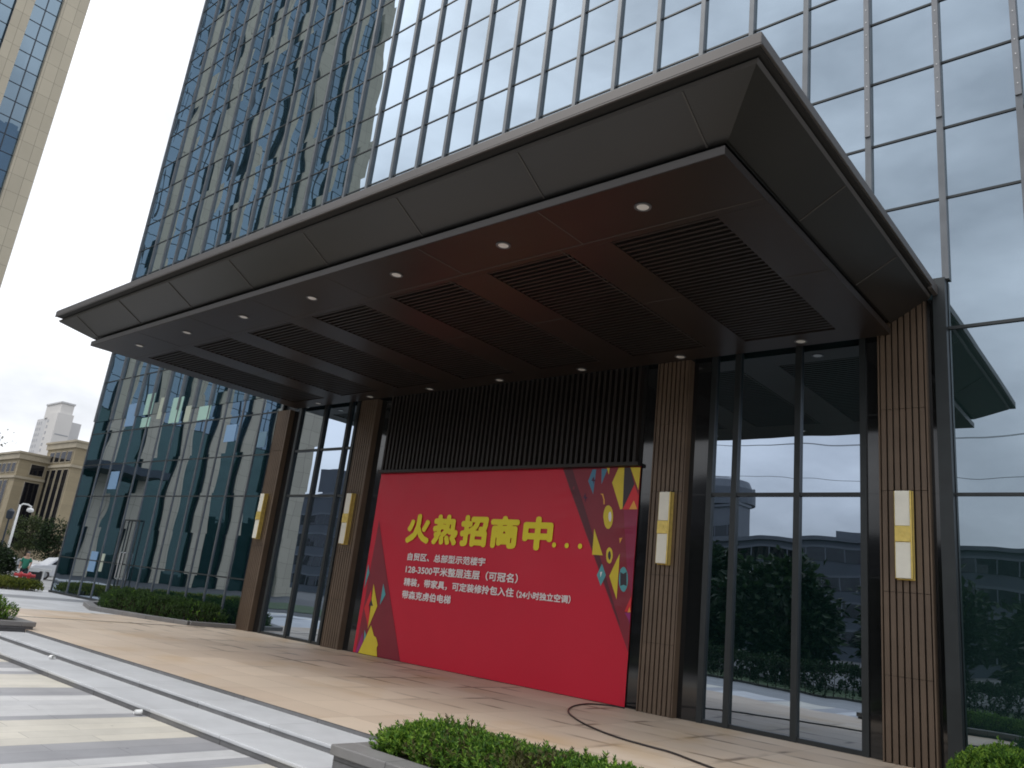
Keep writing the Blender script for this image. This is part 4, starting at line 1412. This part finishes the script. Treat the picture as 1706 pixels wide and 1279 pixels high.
pg = 'utility poles across the street'
for x, lb in ((-58, 'grey utility pole mirrored at the left end of the overhead cables'), (34, 'grey utility pole mirrored at the right end of the overhead cables')):
    p = thing('utility_pole', lb, 'utility pole', (x, -48, -.3), pg)
    MB().tube([(x, -48, -.3), (x, -48, 19.5)], [.2, .12], 10).build('post', M['alu'], p, smooth=True)
    MB().box(x - .07, x + .07, -49.2, -46.8, 18.6, 18.75).build('crossarm', M['alu'], p)
for i, (z, sag, yy) in enumerate(((18.8, 2.2, -48.9), (18.8, 2.7, -47.1), (16.2, 2.6, -47.85))):
    pts = [(-58 + 92 * t / 24, yy, z - sag * 4 * (t / 24) * (1 - t / 24)) for t in range(25)]
    tag(MB().tube(pts, .019, 5).build('overhead_cable', M['cable']), ['upper overhead cable farther from the entrance, mirrored in the lobby glass', 'upper overhead cable nearer the entrance, mirrored in the lobby glass', 'lowest overhead cable mirrored in the lobby glass'][i], 'cable', 'overhead cables')

# ================================================================== FAR LEFT STREET THINGS
lp = thing('street_lamp', 'white street lamp post with a short drooping head at far left', 'street lamp', (-57, 4.83, -.27))
MB().tube([(-57, 4.85, -.27), (-57, 4.85, 4.15)], [.085, .065], 10).build('post', M['white_paint'], lp, smooth=True)
MB().tube([(-57, 4.85, 4.05), (-57, 5.0, 4.22), (-57, 5.3, 4.22), (-57, 5.55, 4.10)], .05, 8).build('arm', M['white_paint'], lp, smooth=True)
MB().lathe([(.05, 4.06), (.17, 4.0), (.22, 3.9), (.19, 3.8), (.06, 3.76)], -57, 5.5, 14).build('lamp_head', M['white_paint'], lp, smooth=True)
MB().lathe([(.14, -.27), (.14, -.1), (.09, .02)], -57, 4.85, 12).build('base', M['white_paint'], lp)
lb = thing('lantern_post', 'black lantern post half hidden at the left edge', 'street lamp', (-50, 2.3, -.27))
MB().tube([(-50, 2.3, -.27), (-50, 2.3, 2.95)], [.06, .045], 8).build('post', M['blue_frame'], lb)
MB().lathe([(.06, 2.95), (.17, 3.02), (.2, 3.4), (.05, 3.55)], -50, 2.3, 10).build('lantern', M['blue_frame'], lb)

M['red_paint'] = plain('red_paint', (0.45, 0.03, 0.035), 0.4, 0, .1, 6)
hy = thing('fire_hydrant', 'pair of red fire hydrant outlets behind the yellow green hedge', 'hydrant', (-42, 1.15, -.27))
MB().lathe([(.13, -.27), (.13, -.2), (.08, -.18), (.08, .25), (.11, .27), (.11, .36), (.06, .42), (.02, .45)], -42, 1.0, 12).build('barrel', M['red_paint'], hy, smooth=True)
MB().lathe([(.13, -.27), (.13, -.2), (.08, -.18), (.08, .25), (.11, .27), (.11, .36), (.06, .42), (.02, .45)], -42, 1.36, 12).build('barrel', M['red_paint'], hy, smooth=True)
MB().tube([(-42, .72, .30), (-42, 1.62, .30)], .075, 10).build('outlet_pipe', M['red_paint'], hy, smooth=True)

wbr = thing('road_barrier', 'low white road barrier with dark gaps beside the red hydrants', 'barrier', (-44, 2.2, -.27))
MB().box(-44.12, -43.88, 1.55, 1.95, -.27, .62).build('cabinet', M['white_paint'], wbr, bevel=.02)
MB().box(-44.05, -43.95, 1.951, 3.0, .50, .64).build('bar', M['white_paint'], wbr, bevel=.01)
MB().box(-44.05, -43.95, 2.62, 2.70, -.27, .498).build('post', M['white_paint'], wbr)
MB().box(-44.03, -43.99, 1.96, 2.60, -.1, .45).build('dark_panel', M['core'], wbr)


def car(label, x, y, rot, paint):
    t = thing('parked_car', label, 'car', (0, 0, 0), 'cars parked beyond the tower corner')
    prof = [(-2.2, .45), (-2.18, .75), (-1.95, .88), (-1.25, .95), (-.75, 1.38), (-.2, 1.46), (.65, 1.44), (1.25, 1.02), (1.95, .92), (2.2, .78), (2.22, .42), (1.9, .25), (-1.9, .25)]
    body = MB()
    W_ = .86
    o = len(body.v)
    for s in (-1, 1):
        for px, pz in prof:
            tw = W_ * (1 - .18 * max(0, (pz - .9) / .56))
            body.v.append((px, s * tw, pz))
    n = len(prof)
    body.f.append(tuple(range(n)))
    body.f.append(tuple(range(2 * n - 1, n - 1, -1)))
    for i in range(n):
        body.f.append((i, n + i, n + (i + 1) % n, (i + 1) % n))
    body.build('body', paint, t, bevel=.05)
    for s in (-1, 1):
        g = MB()
        g.add([(-1.05, s * .862, .98), (.95, s * .862, 1.0), (.58, s * .79, 1.38), (-.62, s * .80, 1.36)], [(0, 1, 2, 3)])
        g.build('side_window', M['dark_window'], t)
        for px in (-1.35, 1.35):
            w_ = MB().tube([(px, s * .70, .32), (px, s * .90, .32)], .32, 20).build('wheel', M['cable'], t)
            MB().tube([(px, s * .89, .32), (px, s * .915, .32)], .19, 14).build('rim', M['steel'], w_)
    MB().add([(1.27, -.66, 1.03), (1.27, .66, 1.03), (.72, .62, 1.42), (.72, -.62, 1.42)], [(0, 1, 2, 3)]).build('windscreen', M['dark_window'], t)
    for s in (-1, 1):
        MB().box(2.16, 2.235, s * .62 - .16, s * .62 + .16, .62, .76).build('headlight', M['lampglass'], t)
    t.location = (x, y, -.27)
    t.rotation_euler = (0, 0, rot)
    return t


M['car_white'] = plain('white_car_paint', (0.62, 0.63, 0.65), 0.25, 0.0, 0.02, 2)
M['car_silver'] = plain('silver_car_paint', (0.36, 0.38, 0.40), 0.25, 0.4, 0.02, 2)
car('white saloon car parked side on behind the person at far left', -56, 8.0, math.pi / 2, M['car_white'])
car('silver saloon car parked behind the white car, beneath the trees', -70, 7.8, math.pi / 2 + .1, M['car_silver'])


def skin_mesh(name, verts, edges, rad, mat, parent, sub=2):
    me = bpy.data.meshes.new(name)
    me.from_pydata(verts, edges, [])
    o = bpy.data.objects.new(name, me)
    COL.objects.link(o)
    sk = o.modifiers.new('skin', 'SKIN')
    sk.use_smooth_shade = True
    if not me.skin_vertices:
        lay = me.attributes.new('skin', 'FLOAT', 'POINT') if False else None
    bm = bmesh.new()
    bm.from_mesh(me)
    L_ = bm.verts.layers.skin.verify()
    for i, v in enumerate(bm.verts):
        v[L_].radius = (rad[i], rad[i]) if not isinstance(rad[i], tuple) else rad[i]
        v[L_].use_root = (i == 0)
    bm.to_mesh(me)
    bm.free()
    ss = o.modifiers.new('sub', 'SUBSURF')
    ss.levels = sub
    ss.render_levels = sub
    me.materials.append(mat)
    o.parent = parent
    return o


M['skin'] = plain('skin', (0.42, 0.26, 0.18), 0.5)
M['green_shirt'] = plain('green_cotton', (0.02, 0.17, 0.11), 0.8, 0, .1, 20)
M['dark_trousers'] = plain('dark_cotton', (0.02, 0.022, 0.03), 0.8, 0, .1, 20)
M['hair'] = plain('black_hair', (0.012, 0.010, 0.009), 0.5)
pe = thing('person', 'person in green shirt and dark trousers standing behind the red hydrants', 'person', (-43.6, 1.62, -.27))
pe.rotation_euler = (0, 0, -.5)
bv = [(0, 0, .88), (0, 0, 1.08), (0, 0, 1.30), (.01, 0, 1.42), (.02, 0, 1.50), (.03, 0, 1.58),
      (0, .17, 1.34), (.03, .23, 1.10), (.12, .20, .90), (.16, .19, .82),
      (0, -.17, 1.34), (.0, -.24, 1.10), (.08, -.22, .88), (.12, -.21, .80),
      (.02, .09, .82), (.04, .10, .47), (.0, .11, .09), (.10, .12, .04),
      (-.01, -.09, .82), (-.01, -.10, .47), (-.06, -.11, .09), (.04, -.12, .04)]
be = [(0, 1), (1, 2), (2, 3), (3, 4), (4, 5), (2, 6), (6, 7), (7, 8), (8, 9), (2, 10), (10, 11), (11, 12), (12, 13), (0, 14), (14, 15), (15, 16), (16, 17), (0, 18), (18, 19), (19, 20), (20, 21)]
br_ = [.13, .125, .13, .055, .095, .075, .055, .042, .032, .035, .055, .042, .032, .035, .085, .058, .042, .04, .085, .058, .042, .04]
skin_mesh('body', bv, be, br_, M['skin'], pe)
skin_mesh('shirt', [(0, 0, .76), (0, 0, 1.02), (0, 0, 1.29), (0, .15, 1.33), (.02, .215, 1.12), (0, -.15, 1.33), (0, -.225, 1.12)], [(0, 1), (1, 2), (2, 3), (3, 4), (2, 5), (5, 6)], [.17, .155, .14, .072, .068, .072, .068], M['green_shirt'], pe)
skin_mesh('trousers', [(0, 0, .94), (.02, .09, .80), (.04, .10, .47), (.0, .11, .12), (-.01, -.09, .80), (-.01, -.10, .47), (-.06, -.11, .12)], [(0, 1), (1, 2), (2, 3), (0, 4), (4, 5), (5, 6)], [.145, .105, .078, .062, .105, .078, .062], M['dark_trousers'], pe)
skin_mesh('hair', [(0, 0, 1.53), (-.02, 0, 1.60), (.02, 0, 1.63)], [(0, 1), (1, 2)], [.09, .09, .07], M['hair'], pe)
